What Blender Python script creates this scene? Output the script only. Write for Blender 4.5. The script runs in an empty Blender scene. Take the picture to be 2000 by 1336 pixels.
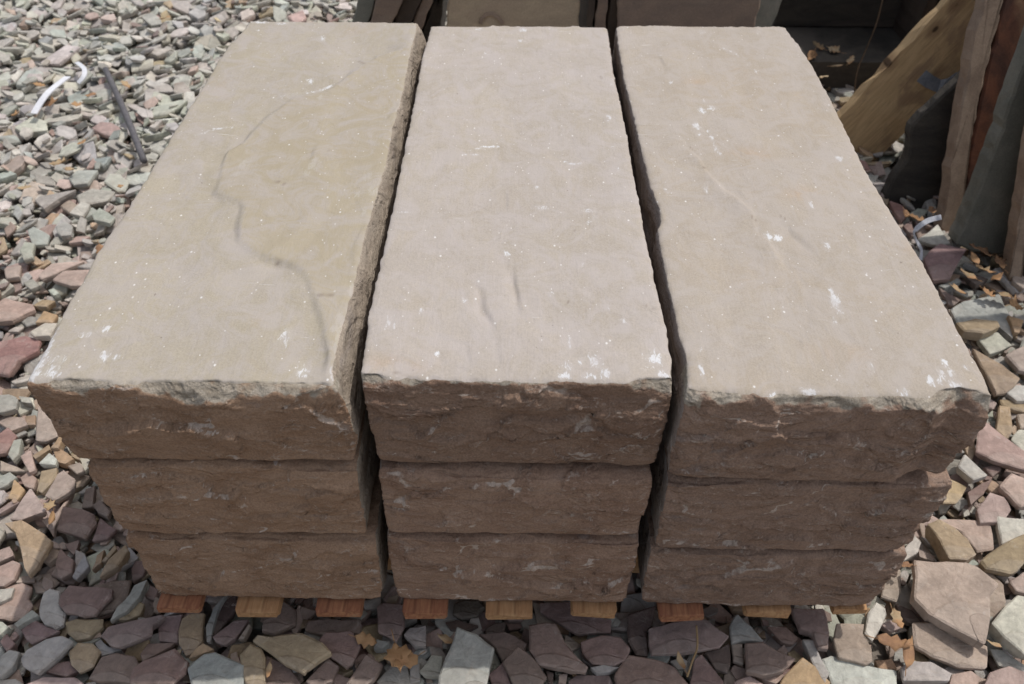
import bpy, math, random
import numpy as np
from mathutils import Matrix, Vector, noise
R = math.radians
sc = bpy.context.scene
COL = sc.collection
random.seed(7)
NR = np.random.RandomState(11)

# ------------------------------------------------------------------ camera
F = 1613.23
M = np.array([[ .99992043, .01474, .00301], [.0119, -.68862, -.72503], [-.0086, .725, -.68869]])
P_, Y_, R_ = 0.759597795, -0.0119096647, -0.00418305742
def cam_axes(p, y, r):
    cp, sp, cy, sy, cr, sr = math.cos(p), math.sin(p), math.cos(y), math.sin(y), math.cos(r), math.sin(r)
    f = np.array([sy*cp, cy*cp, -sp]); rt = np.array([cy, -sy, 0.]); dn = np.cross(f, rt)
    return np.array([cr*rt+sr*dn, -sr*rt+cr*dn, f])
M = cam_axes(P_, Y_, R_)
TOP = 0.55                       # height of the top of the stack above the ground
CAM = np.array([0.0154853, -0.64290973, 0.68596968+TOP])
cd = bpy.data.cameras.new("camera"); cam = bpy.data.objects.new("camera", cd); COL.objects.link(cam)
mw = Matrix.Identity(4)
for i in range(3):
    mw[i][0] = M[0][i]; mw[i][1] = -M[1][i]; mw[i][2] = -M[2][i]; mw[i][3] = CAM[i]
cam.matrix_world = mw
cd.sensor_width = 36; cd.lens = F/2000*36; cd.clip_start = .02; cd.clip_end = 500
cd.dof.use_dof = True; cd.dof.focus_distance = 1.13; cd.dof.aperture_fstop = 7.0
sc.camera = cam

# ------------------------------------------------------------------ light
SUN = Vector((.24, .11, .55)).normalized()
elev = math.asin(SUN.z); azim = math.atan2(SUN.x, SUN.y)
w = bpy.data.worlds.new("World"); sc.world = w; w.use_nodes = True
nt = w.node_tree; bg = nt.nodes['Background']
sky = nt.nodes.new('ShaderNodeTexSky'); sky.sky_type = 'NISHITA'; sky.sun_disc = False
sky.sun_elevation = elev; sky.sun_rotation = azim; sky.dust_density = 2.5; sky.air_density = 1.0
hs = nt.nodes.new('ShaderNodeHueSaturation'); hs.inputs['Saturation'].default_value = .5      # hazy pale sky
nt.links.new(sky.outputs[0], hs.inputs['Color']); nt.links.new(hs.outputs[0], bg.inputs[0]); bg.inputs[1].default_value = 0.14
sl = bpy.data.lights.new("sun", 'SUN'); so = bpy.data.objects.new("sun", sl); COL.objects.link(so)
sl.energy = 2.25; sl.angle = R(.55); sl.color = (1.0, .965, .92)
so.rotation_euler = SUN.to_track_quat('Z', 'Y').to_euler()
sc.view_settings.view_transform = 'Standard'; sc.view_settings.look = 'None'
sc.view_settings.gamma = 1; sc.view_settings.exposure = 0.0

# ------------------------------------------------------------------ pixel -> world
def ray(px, py): return M.T @ np.array([(px-1000)/F, (py-668)/F, 1.])
def on_z(px, py, z): d = ray(px, py); return CAM + (z-CAM[2])/d[2]*d
def on_y(px, py, y): d = ray(px, py); return CAM + (y-CAM[1])/d[1]*d
def on_plane(px, py, p0, n): d = ray(px, py); n = np.array(n, float); return CAM + np.dot(np.array(p0)-CAM, n)/np.dot(d, n)*d
def proj(X):
    c = (np.asarray(X)-CAM) @ M.T
    return np.stack([1000+F*c[..., 0]/c[..., 2], 668+F*c[..., 1]/c[..., 2]], -1)

# ------------------------------------------------------------------ object helpers
def meta(o, label=None, cat=None, group=None, kind=None):
    if label: o['label'] = label
    if cat: o['category'] = cat
    if group: o['group'] = group
    if kind: o['kind'] = kind
    return o
def mesh_obj(name, v, f, mats, parent=None, smooth=False, loc=None):
    me = bpy.data.meshes.new(name)
    v = np.asarray(v, float)
    if loc is not None: v = v - np.asarray(loc)
    me.from_pydata(v.tolist(), [], f)
    for m in (mats if isinstance(mats, list) else [mats]): me.materials.append(m)
    if smooth: me.polygons.foreach_set('use_smooth', [True]*len(me.polygons))
    me.update()
    o = bpy.data.objects.new(name, me); COL.objects.link(o)
    if loc is not None: o.location = loc
    if parent is not None: o.parent = parent
    return o
def empty(name, loc=(0, 0, 0)):
    o = bpy.data.objects.new(name, None); o.location = loc; COL.objects.link(o); return o
def set_col(o, cols):
    a = o.data.color_attributes.new('tint', 'FLOAT_COLOR', 'POINT')
    c = np.ones((len(o.data.vertices), 4)); c[:, :3] = cols
    a.data.foreach_set('color', c.ravel())

# ------------------------------------------------------------------ material helpers
class NT:
    def __init__(s, name):
        s.m = bpy.data.materials.new(name); s.m.use_nodes = True; s.t = s.m.node_tree
        s.b = s.t.nodes['Principled BSDF']; s.b.inputs['Specular IOR Level'].default_value = .25
        s.geo = s.n('ShaderNodeTexCoord')
    def n(s, k, **kw):
        x = s.t.nodes.new(k)
        for a, b in kw.items(): setattr(x, a, b)
        return x
    def l(s, a, b): s.t.links.new(a, b)
    def pos(s, scale=(1, 1, 1), rot=(0, 0, 0), obj=True):
        mp = s.n('ShaderNodeMapping'); mp.inputs['Scale'].default_value = scale; mp.inputs['Rotation'].default_value = rot
        s.l(s.geo.outputs['Object'], mp.inputs[0]); return mp.outputs[0]
    def noise(s, vec, scale, detail=6, rough=.6, dist=0, out='Fac'):
        x = s.n('ShaderNodeTexNoise'); x.inputs['Scale'].default_value = scale; x.inputs['Detail'].default_value = detail
        x.inputs['Roughness'].default_value = rough; x.inputs['Distortion'].default_value = dist; s.l(vec, x.inputs['Vector']); return x.outputs[out]
    def vor(s, vec, scale, feat='F1', out='Distance', rnd=1):
        x = s.n('ShaderNodeTexVoronoi', feature=feat); x.inputs['Scale'].default_value = scale; x.inputs['Randomness'].default_value = rnd
        s.l(vec, x.inputs['Vector']); return x.outputs[out]
    def ramp(s, fac, a, b, va=0., vb=1.):
        x = s.n('ShaderNodeMapRange'); x.interpolation_type = 'SMOOTHSTEP'
        for i, v in zip((1, 2, 3, 4), (a, b, va, vb)): x.inputs[i].default_value = v
        s.l(fac, x.inputs[0]); return x.outputs[0]
    def math(s, op, a, b=0., c=None):
        x = s.n('ShaderNodeMath', operation=op)
        for i, v in enumerate((a, b, c)):
            if v is None: continue
            if isinstance(v, (int, float)): x.inputs[i].default_value = v
            else: s.l(v, x.inputs[i])
        return x.outputs[0]
    def mix(s, fac, a, b, mode='MIX'):
        x = s.n('ShaderNodeMix', data_type='RGBA', blend_type=mode)
        for i, v in ((0, fac), (6, a), (7, b)):
            if isinstance(v, (int, float)): x.inputs[i].default_value = v
            elif isinstance(v, (tuple, list)): x.inputs[i].default_value = (*v[:3], 1)
            else: s.l(v, x.inputs[i])
        return x.outputs[2]
    def attr(s, name, out='Fac'):
        x = s.n('ShaderNodeAttribute', attribute_name=name); return x.outputs[out]
    def bump(s, h, dist, strength=1., prev=None):
        x = s.n('ShaderNodeBump'); x.inputs['Distance'].default_value = dist; x.inputs['Strength'].default_value = strength
        s.l(h, x.inputs['Height'])
        if prev is not None: s.l(prev, x.inputs['Normal'])
        return x.outputs[0]
    def done(s, col, nor=None, rough=.85):
        s.l(col, s.b.inputs['Base Color'])
        if nor is not None: s.l(nor, s.b.inputs['Normal'])
        if isinstance(rough, (int, float)): s.b.inputs['Roughness'].default_value = rough
        else: s.l(rough, s.b.inputs['Roughness'])
        return s.m

def mat_top(name, base, warm, pale, seed):
    s = NT(name); base, warm, pale = [tuple(a*b for a, b in zip(q, (.985, .965, .935))) for q in (base, warm, pale)]
    v = s.pos((1, 1, 1), (0, 0, seed))
    vs = s.pos((14, 1.6, 3), (0, 0, .04+seed*.02))
    n1 = s.noise(v, 3.2, 5, .6, 1.2); n2 = s.noise(v, 11, 6, .65, .8); n3 = s.noise(vs, 9, 4, .6)
    fine = s.noise(v, 420, 3, .7)
    grain = s.noise(v, 900, 2, .7)
    c = s.mix(s.ramp(n1, .38, .66), base, warm)
    c = s.mix(s.ramp(n2, .5, .75, 0, .55), c, pale)
    c = s.mix(s.ramp(n3, .48, .72, 0, .28), c, pale)
    ochre = s.ramp(s.noise(s.pos((1, 1, 1), (.3, .2, seed+1)), 9.5, 5, .6, 1.), .62, .80, 0, .14)
    c = s.mix(ochre, c, (.50, .33, .17))
    och2 = s.attr('ochre'); c = s.mix(s.math('MULTIPLY', s.math('MULTIPLY', och2, s.ramp(n2, .35, .7)), .35), c, (.50, .31, .15))
    g = s.ramp(fine, .3, .7, .92, 1.07)
    c = s.mix(1., c, comb(s, g), 'MULTIPLY')
    # chalky bruises drawn as real wear marks at their own places
    sc_ = s.attr('scuff')
    sp = s.noise(s.pos((1.5, .6, 1), (0, 0, .35)), 120, 6, .72, 1.2)
    k = s.math('ADD', s.math('MULTIPLY', s.math('MINIMUM', sc_, 1.), .36), sp)
    m1 = s.math('MULTIPLY', s.ramp(k, .70, .76), s.ramp(sc_, .05, .3))
    c = s.mix(s.math('MULTIPLY', m1, .72), c, (.77, .78, .79))
    c = s.mix(s.math('MULTIPLY', s.ramp(sc_, .15, .9), .22), c, (.66, .66, .68))
    # fine random scratches and pecks
    for i, (rot, scl, th) in enumerate((((0, 0, .3+seed), (14, 150, 1), .68), ((0, 0, 1.75+seed), (12, 130, 1), .685), ((0, 0, .95), (60, 60, 1), .72))):
        q = s.noise(s.pos(scl, rot), 1.0, 3, .62, .35)
        msk = s.ramp(s.noise(s.pos((1, 1, 1), (0, 0, i+seed*2)), 7, 4, .6), .50, .62)
        c = s.mix(s.math('MULTIPLY', s.math('MULTIPLY', s.ramp(q, th, th+.05), msk), .6), c, (.72, .69, .66))
    inn = s.attr('inner'); c = s.mix(s.math('MULTIPLY', inn, .8), c, tuple(q*f for q, f in zip(warm, (1.0, .975, .93))))
    big = s.ramp(s.noise(s.pos((1, .6, 1), (.7, .1, seed+5)), 4.5, 5, .6, 2.), .40, .62, .955, 1.03)
    c = s.mix(1., c, comb(s, big), 'MULTIPLY')
    blot = s.ramp(s.noise(s.pos((1, 1, 1), (.7, .1, seed+3)), 17, 6, .7, 1.5), .38, .64, 0, .6)
    c = s.mix(blot, c, pale)
    for vs__, th in ((75, .085), (150, .10)):
        vd = s.vor(s.pos((1, .7, 1), (0, 0, seed+vs__)), vs__); vc = s.vor(s.pos((1, .7, 1), (0, 0, seed+vs__)), vs__, out='Color')
        sp2 = s.n('ShaderNodeSeparateColor'); s.l(vc, sp2.inputs[0])
        on = s.math('MULTIPLY', s.ramp(vd, th*1.6, th*.8), s.ramp(sp2.outputs[0], .80, .86))
        c = s.mix(s.math('MULTIPLY', on, .75), c, (.78, .76, .73))
    dark = s.ramp(s.noise(s.pos((30, 30, 30), (1, 0, seed)), 4, 2, .5), .765, .79)
    c = s.mix(s.math('MULTIPLY', dark, .5), c, (.16, .13, .11))
    c = s.mix(s.math('MULTIPLY', s.attr('crack'), .5), c, (.17, .13, .10))
    b = s.bump(s.noise(v, 30, 8, .55, .8), .0022, 1)
    b = s.bump(grain, .00035, .8, b)
    b = s.bump(s.noise(vs, 22, 4, .6), .0007, .7, b)
    return s.done(c, b, .88)
def comb(s, g):
    x = s.n('ShaderNodeCombineColor')
    for i in range(3): s.l(g, x.inputs[i])
    return x.outputs[0]
def mat_rock(name, base, dark, seed):
    s = NT(name)
    base, dark = [tuple(x*y for x, y in zip(q, (1.0, .985, 1.05))) for q in (base, dark)]
    v = s.pos((1, 1, 1), (0, 0, 0)); st = s.pos((1, 1, 1.5), (0, .12, seed))
    n1 = s.noise(st, 7+seed, 6, .6, 1.2); n2 = s.noise(st, 34, 7, .7, 1.0)
    c = s.mix(s.ramp(n1, .36, .66), base, dark)
    c = s.mix(s.ramp(n2, .54, .78, 0, .5), c, tuple(x*1.45 for x in base))
    greyp = s.ramp(s.noise(s.pos((1, 1, 2), (0, .2, seed+2)), 9, 5, .6, 1.), .58, .74, 0, .55)
    c = s.mix(greyp, c, (.27, .235, .215))
    # pale bruises from the hammer
    q = s.noise(s.pos((1, 1, 2.4), (0, .25, seed)), 62, 6, .68, 1.4)
    msk = s.ramp(s.noise(s.pos((1, 1, 2.2), (.1, 0, seed+3)), 14, 4, .6, .8), .49, .62)
    c = s.mix(s.math('MULTIPLY', s.math('MULTIPLY', s.ramp(q, .60, .70), msk), .55), c, (.52, .44, .38))
    crest = s.ramp(s.math('ADD', s.math('MULTIPLY', s.attr('scuff'), .8), s.math('MULTIPLY', n2, .7)), .66, .90)  # highlight painted along the facet crests, mixed with real bruising
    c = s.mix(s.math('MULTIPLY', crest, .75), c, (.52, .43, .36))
    scr = s.noise(s.pos((40, 40, 130), (0, .5, 0)), 1.0, 3, .6, .5)
    c = s.mix(s.math('MULTIPLY', s.ramp(scr, .70, .76), .55), c, (.55, .48, .43))
    # light fresh-broken stone on the chipped arris; sunlit tone also put into its colour
    ch = s.attr('chip')
    cc = s.ramp(s.math('ADD', s.math('MULTIPLY', ch, .5), s.math('MULTIPLY', n2, .5)), .36, .62)
    c = s.mix(s.math('MULTIPLY', cc, .85), c, s.mix(s.ramp(n2, .38, .62), (.30, .262, .205), (.43, .385, .315)))
    g = s.ramp(s.noise(v, 380, 3, .7), .3, .7, .8, 1.16)
    oi = s.n('ShaderNodeObjectInfo'); c = s.mix(1., c, comb(s, s.ramp(oi.outputs['Random'], 0, 1, .90, 1.12)), 'MULTIPLY')
    c = s.mix(1., c, comb(s, g), 'MULTIPLY')
    wn = s.noise(st, 24, 5, .6, 0, out='Color'); va = s.n('ShaderNodeVectorMath', operation='MULTIPLY_ADD')
    s.l(wn, va.inputs[0]); va.inputs[1].default_value = (.05, .05, .035); s.l(s.pos((.62, .62, 1.35), (0, .18, seed)), va.inputs[2])
    f1 = s.vor(va.outputs[0], 30); ed = s.vor(va.outputs[0], 30, 'DISTANCE_TO_EDGE')
    f2 = s.vor(va.outputs[0], 74); ed2 = s.vor(va.outputs[0], 74, 'DISTANCE_TO_EDGE')
    area = s.ramp(s.noise(st, 9, 4, .6, .8), .42, .60); area2 = s.ramp(s.noise(s.pos((1, 1, 1.4), (.4, 0, seed)), 15, 4, .6, .8), .48, .62)
    br = s.ramp(s.noise(v, 90, 4, .65), .48, .60)
    c = s.mix(s.math('MULTIPLY', s.math('MULTIPLY', s.ramp(ed, .045, .005), area), s.math('MULTIPLY', br, .55)), c, (.50, .41, .34))
    c = s.mix(s.math('MULTIPLY', s.math('MULTIPLY', s.ramp(ed2, .05, .005), area2), s.math('MULTIPLY', br, .45)), c, (.52, .44, .37))
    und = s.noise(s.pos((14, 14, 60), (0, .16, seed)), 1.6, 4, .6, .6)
    c = s.mix(s.math('MULTIPLY', s.ramp(und, .68, .76), .4), c, (.10, .075, .06))  # dark undercut strokes: shade under small ledges painted into the colour
    b = s.bump(s.noise(st, 42, 8, .66, .5), .0036, 1)
    b = s.bump(s.math('MULTIPLY', f1, area), .0062, 1, b)
    b = s.bump(s.math('MULTIPLY', f2, area2), .0020, 1, b)
    b = s.bump(s.noise(v, 420, 3, .7), .0008, .9, b)
    return s.done(c, b, .9)
def mat_stone(name='rubble_stone'):
    s = NT(name)
    base = s.attr('tint', 'Color')
    oi = s.n('ShaderNodeNewGeometry')
    v = s.pos()
    n1 = s.noise(v, 26, 6, .62, .6); n2 = s.noise(v, 130, 5, .7, .4)
    c = s.mix(1., base, comb(s, s.ramp(n1, .3, .72, .78, 1.2)), 'MULTIPLY')
    c = s.mix(s.ramp(s.noise(s.pos((1, 1, 1), (1, 1, 0)), 17, 4, .6, 1.), .58, .75, 0, .35), c, (.40, .29, .19))
    c = s.mix(s.ramp(n2, .62, .76, 0, .32), c, (.55, .52, .49))
    c = s.mix(1., c, comb(s, s.ramp(n2, .3, .7, .9, 1.08)), 'MULTIPLY')
    lam = s.noise(s.pos((1, 1, .3)), 8, 1.5, .4, .2); st1 = s.ramp(lam, .49, .51); st2 = s.ramp(lam, .60, .608)
    c = s.mix(s.math('MULTIPLY', st1, .16), c, (.50, .44, .38)); c = s.mix(s.math('MULTIPLY', st2, .25), c, (.20, .15, .12))
    dust = s.ramp(s.noise(v, 48, 6, .75, 1.), .55, .70, 0, .35); c = s.mix(dust, c, (.52, .47, .42))
    b = s.bump(s.noise(v, 55, 8, .70, .7), .0038, 1)
    b = s.bump(s.math('ADD', st1, st2), .0013, 1, b)
    b = s.bump(s.noise(v, 350, 3, .7), .0006, .9, b)
    return s.done(c, b, .87)
def mat_simple(name, a, b_, scale=20, stretch=(1, 1, 1), rough=.85, bump=.001, third=None):
    s = NT(name); v = s.pos(stretch)
    n = s.noise(v, scale, 7, .65, .8)
    c = s.mix(s.ramp(n, .35, .68), a, b_)
    if third: c = s.mix(s.ramp(s.noise(v, scale*.35, 4, .6, 1.2), .5, .66), c, third)
    c = s.mix(1., c, comb(s, s.ramp(s.noise(s.pos(), 300, 3, .7), .3, .7, .86, 1.1)), 'MULTIPLY')
    b = s.bump(s.noise(v, scale*3, 7, .65), bump, 1)
    return s.done(c, b, rough)
def mat_wood(name, a, b_, c_, knots=True):
    s = NT(name)
    v = s.pos((1.4, 16, 16)); n = s.noise(v, 5, 6, .6, 1.6)
    fine = s.noise(s.pos((4, 130, 130)), 1.5, 4, .6, .3)
    c = s.mix(s.ramp(n, .32, .7), a, b_)
    c = s.mix(s.ramp(s.noise(s.pos((1, 1.5, 1.5)), 7, 4, .6, 1.), .5, .68), c, c_)
    c = s.mix(s.ramp(fine, .5, .72, 0, .5), c, tuple(x*.5 for x in b_))
    if knots:
        k = s.vor(s.pos((1, 1.7, .01)), 7.5)
        c = s.mix(s.ramp(k, .10, .30, .55, 0), c, (.20, .11, .06)); c = s.mix(s.ramp(k, .05, .10, .9, 0), c, (.06, .035, .02))
    b = s.bump(n, .0016, 1); b = s.bump(fine, .001, 1, b)
    return s.done(c, b, .8)

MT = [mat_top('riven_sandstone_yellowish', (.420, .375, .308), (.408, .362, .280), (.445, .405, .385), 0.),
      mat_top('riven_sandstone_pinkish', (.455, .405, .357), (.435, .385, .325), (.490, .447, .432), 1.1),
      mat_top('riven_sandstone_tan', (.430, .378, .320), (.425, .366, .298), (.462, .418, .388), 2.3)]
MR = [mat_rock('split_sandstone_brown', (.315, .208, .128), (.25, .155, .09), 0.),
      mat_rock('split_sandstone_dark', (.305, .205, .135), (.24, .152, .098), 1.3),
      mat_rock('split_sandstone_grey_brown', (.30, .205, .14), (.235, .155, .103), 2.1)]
MS_LIT = [mat_rock('split_sandstone_lit_side_yellowish', (.36, .305, .225), (.29, .24, .175), 3.1),  # same stone as MR; sunlit grey-tan of the sides put into the colour
       mat_rock('split_sandstone_lit_side_pinkish', (.34, .275, .215), (.27, .215, .165), 4.2),
       mat_rock('split_sandstone_lit_side_grey', (.32, .275, .225), (.25, .21, .17), 5.3)]
MSTONE = mat_stone()
MSLAT = mat_wood('pallet_wood_red', (.42, .20, .10), (.25, .10, .055), (.46, .30, .17), True)
MSLAT2 = mat_wood('pallet_wood_tan', (.50, .30, .15), (.36, .19, .09), (.42, .20, .09), True)
MPLANK = mat_wood('plank_wood', (.66, .47, .26), (.52, .355, .19), (.40, .27, .16))

# ------------------------------------------------------------------ the big dressed blocks
def fbm(x, y, z, o=4, h=.9): return noise.fractal(Vector((x, y, z)), h, 2.1, o)
def vor1(x, y, z): return noise.voronoi(Vector((x, y, z)), distance_metric='DISTANCE', exponent=2.5)[0]
def cells(a, b, s, ca, cb, warp):
    """split planes: every cell a tilted, slightly hollow facet of its own height; returns (height -1..1, crest 0..1)"""
    wa = a/ca + warp*fbm(a*10, b*14, s, 4, .8); wb = b/cb + warp*fbm(a*10+7, b*14, s+5, 4, .8)
    d, p = noise.voronoi(Vector((wa, wb, s)), distance_metric='DISTANCE', exponent=2.5)
    q = p[0]; h = math.sin(q.x*12.9898+q.y*78.233+q.z*37.7)*43758.5453; h -= math.floor(h)
    h2 = math.sin(q.x*39.3+q.y*11.1)*24634.63; h2 -= math.floor(h2); h3 = math.sin(q.y*73.1+q.x*7.7)*7461.3; h3 -= math.floor(h3)
    v = (h-.5)*1.1 + (wb-q.y)*(h2-.55)*1.5 + (wa-q.x)*(h3-.5)*1.1 + .5*min(d[0], 1.)**2
    return v, max(0., 1-(d[1]-d[0])/.06)
def rockface(a, b, s, rough=1.):
    """outward relief (m) of a split face; a = along, b = up"""
    v1, c1 = cells(a, b, s, .12, .052, .42)
    v2, c2 = cells(a+3, b, s+9, .045, .019, .5)
    m = max(0, min(1, .45+1.5*fbm(a*11, b*14, s+3, 2)))
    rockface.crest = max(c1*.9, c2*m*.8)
    return rough*(.0072*v1 + .0052*v2*m + .0020*fbm(a*14, b*20, s+1, 5, .8) + .0009*fbm(a*90, b*130, s+2, 3, .7))
rockface.crest = 0.
def smooth(t): t = max(0., min(1., t)); return t*t*(3-2*t)
def interp(pts):
    xs = np.array([p[0] for p in pts]); ys = np.array([p[1] for p in pts]); i = np.argsort(xs); xs = xs[i]; ys = ys[i]
    return lambda t: float(np.interp(t, xs, ys))

SCR = [0.]
def in_poly(x, y, p):
    ins = False; n = len(p)
    for i in range(n):
        x1, y1 = p[i]; x2, y2 = p[(i+1) % n]
        if (y1 > y) != (y2 > y) and x < (x2-x1)*(y-y1)/(y2-y1)+x1: ins = not ins
    return ins
def block(name, ti, seed, xl, xr, zt, zb, y0=0., y1=1.02, hi=True, yf=None, xlb=None, xrb=None, relief=None, chip=.010, marks=None, twist=0., bulge_r=0., inner=None, corner=(0, 0), endcut=None, tz=None):
    """xl/xr: x of the upper left/right arris as functions of y; xlb/xrb: of the lower ones."""
    xlb = xlb or xl; xrb = xrb or xr
    nx = 150 if hi else 136; ny = 170 if hi else 44; nz = 64 if hi else 62
    us = np.linspace(0, 1, nx+1); vs = np.linspace(0, 1, ny+1); ws = np.linspace(0, 1, nz+1)
    if hi: vs = vs**1.08
    else: vs = vs**2.2
    idx = {}; V = []; SC = []; OC = []; CH = []; CR = []; IN = []
    H = zt-zb
    def P(u, v, w_):
        y = y0 + (y1-y0)*v
        z = zb + H*w_
        f = 1-w_
        L = xl(y)*(1-f)+xlb(y)*f; Rr = xr(y)*(1-f)+xrb(y)*f + bulge_r*4*f*(1-f)
        x = L + (Rr-L)*u
        e_f = (y-y0); e_b = (y1-y); e_l = x-L; e_r = Rr-x; e_t = zt-z; e_d = z-zb
        dx = dy = dz = 0.; SCR[0] = 0.
        chipv = 0.
        wf = math.exp(-e_f/.008) if e_f < .06 else 0.
        if wf > .002:
            ff = yf(x) if yf else 0.
            lo = chip < .008
            n1 = fbm(x*9+seed*3, 3.3, seed+7, 4, .9); n2 = fbm(x*40, z*30, seed+2, 3, .8)
            bw = max(.0025, .011+.030*n1+.008*n2)*(chip/.012 if not lo else .3)
            bev = max(0., 1-e_t/bw)
            tb = bev*min(.008, bw*.75)*(1+.35*fbm(x*34, z*70, seed+1, 3, .7)) + .0022*math.exp(-e_t/.003)*(.5+fbm(x*70, 4, seed, 3))
            bb = math.exp(-e_d/.005)*(.6+.6*fbm(x*30, 8, seed))*.0028
            sl = math.exp(-e_l/.010)*.006 + math.exp(-e_r/.010)*.006
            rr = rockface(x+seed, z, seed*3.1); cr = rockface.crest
            rr *= (.12+.88*(1-math.exp(-e_t/.016)))*(.25+.75*(1-math.exp(-e_d/.014)))
            out = rr - tb - bb - sl*(.6+.5*fbm(z*40, x, seed+4)) + chip*.35*(1-math.exp(-e_t/.035))
            dy -= wf*(out) ; dy += wf*ff
            chipv = 0. if lo else smooth(bev*2.2)*(.75+.5*n2)+.35*smooth((.06-e_t)/.05)*max(0, .3+n2)
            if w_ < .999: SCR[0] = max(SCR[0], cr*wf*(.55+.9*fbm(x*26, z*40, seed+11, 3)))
        wl = math.exp(-e_l/.008) if e_l < .06 else 0.
        if wl > .002:
            out = .75*rockface(y+seed*2, z, seed*5.3+2)*(.05+.45*(1-math.exp(-e_t/.03))) + .0009*fbm(y*45, 3, seed, 3, .7) - .005*math.exp(-e_d/.008) - .0016*math.exp(-e_t/.005)*(1+.9*fbm(y*70, 2, seed+6))
            dx -= wl*out
        wr = math.exp(-e_r/.008) if e_r < .06 else 0.
        if wr > .002:
            out = .75*rockface(y+seed*4, z, seed*4.1+7)*(.05+.45*(1-math.exp(-e_t/.03))) + .0009*fbm(y*45, 3, seed+5, 3, .7) - .005*math.exp(-e_d/.008) - .0016*math.exp(-e_t/.005)*(1+.9*fbm(y*70, 2, seed+8))
            dx += wr*out
        wb = math.exp(-e_b/.008) if e_b < .06 else 0.
        if wb > .002:
            dy += wb*(rockface(x+seed*6, z, seed*2.2+4) - .006*math.exp(-e_t/.008))
        wt = math.exp(-e_t/.006) if e_t < .05 else 0.
        if wt > .002:
            ed = min(e_f, e_l, e_r, e_b)
            dz += wt*(.0012*fbm(x*5, y*4, seed, 4) - .0022*math.exp(-ed/.0035)*(1+.9*fbm(x*60, y*60, seed+2)))
            if not hi: dz -= wt*math.exp(-e_f/.035)*.0065*max(.0, .75+1.3*fbm(x*7, 5, seed, 4))
            if relief and e_t < 1e-6: dz += relief(x, y)
        wd = math.exp(-e_d/.006) if e_d < .05 else 0.
        if wd > .002:
            ed = min(e_f, e_l, e_r)
            dz += wd*(.0035*math.exp(-ed/.006)*(1+fbm(x*30, y*30, seed+3)))
            if seed < 13 or 18 < seed < 20 or 25 < seed < 26: dz += wd*.0045*math.exp(-e_f/.03)*max(0, .6+1.1*fbm(x*8, 2, seed, 4))
        # cut corners
        if corner[0]: 
            t = corner[0]-(e_l+e_b)
            if t > 0: dx += t*.5*(e_l < .1); dy -= t*.5
        if corner[1]:
            t = corner[1]-(e_r+e_b)
            if t > 0: dx -= t*.5; dy -= t*.5
        if tz: dz += tz(x, y)*w_
        sx, sy, sz = x+dx, y+dy, z+dz
        if twist: sx += twist*(y-y0)
        return sx, sy, sz, chipv, x, y
    def vid(i, j, k):
        q = idx.get((i, j, k))
        if q is None:
            sx, sy, sz, cv, x, y = P(us[i], vs[j], ws[k])
            q = len(V); idx[(i, j, k)] = q; V.append((sx, sy, sz)); CH.append(cv)
            IN.append(1. if (inner is not None and k == nz and in_poly(x+.006*fbm(x*20, y*20, 1, 3), y, inner)) else 0.)
            if marks and k == nz: a, b, c = marks(x, y)
            else: a = b = c = 0.
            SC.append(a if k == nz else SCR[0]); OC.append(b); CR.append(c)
        return q
    FT = []; FR = []
    for i in range(nx):
        for j in range(ny):
            FT.append((vid(i, j, nz), vid(i+1, j, nz), vid(i+1, j+1, nz), vid(i, j+1, nz)))
            if j % 1 == 0: FR.append((vid(i, j, 0), vid(i, j+1, 0), vid(i+1, j+1, 0), vid(i+1, j, 0)))
    for i in range(nx):
        for k in range(nz):
            FR.append((vid(i, 0, k), vid(i+1, 0, k), vid(i+1, 0, k+1), vid(i, 0, k+1)))
            FR.append((vid(i, ny, k), vid(i, ny, k+1), vid(i+1, ny, k+1), vid(i+1, ny, k)))
    for j in range(ny):
        for k in range(nz):
            FR.append((vid(0, j, k), vid(0, j, k+1), vid(0, j+1, k+1), vid(0, j+1, k)))
            FR.append((vid(nx, j, k), vid(nx, j+1, k), vid(nx, j+1, k+1), vid(nx, j, k+1)))
    loc = (float((xl(0)+xr(0))/2), y0, zb)
    o = mesh_obj(name, V, FT+FR, [MT[ti] if hi else MR[ti], MR[ti], MS_LIT[ti]], smooth=True, loc=loc)
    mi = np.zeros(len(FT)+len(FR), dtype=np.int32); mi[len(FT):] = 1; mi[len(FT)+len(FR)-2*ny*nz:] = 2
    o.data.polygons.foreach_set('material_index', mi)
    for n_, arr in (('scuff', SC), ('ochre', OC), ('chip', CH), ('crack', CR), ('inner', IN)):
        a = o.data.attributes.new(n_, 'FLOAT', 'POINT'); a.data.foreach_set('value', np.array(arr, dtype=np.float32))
    return o

def edge_px(pts, z):                    # traced arris -> x as a function of y on the plane z
    W = [on_z(a, b, z) for a, b in pts]
    return interp([(p[1], p[0]) for p in W]), W
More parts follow.
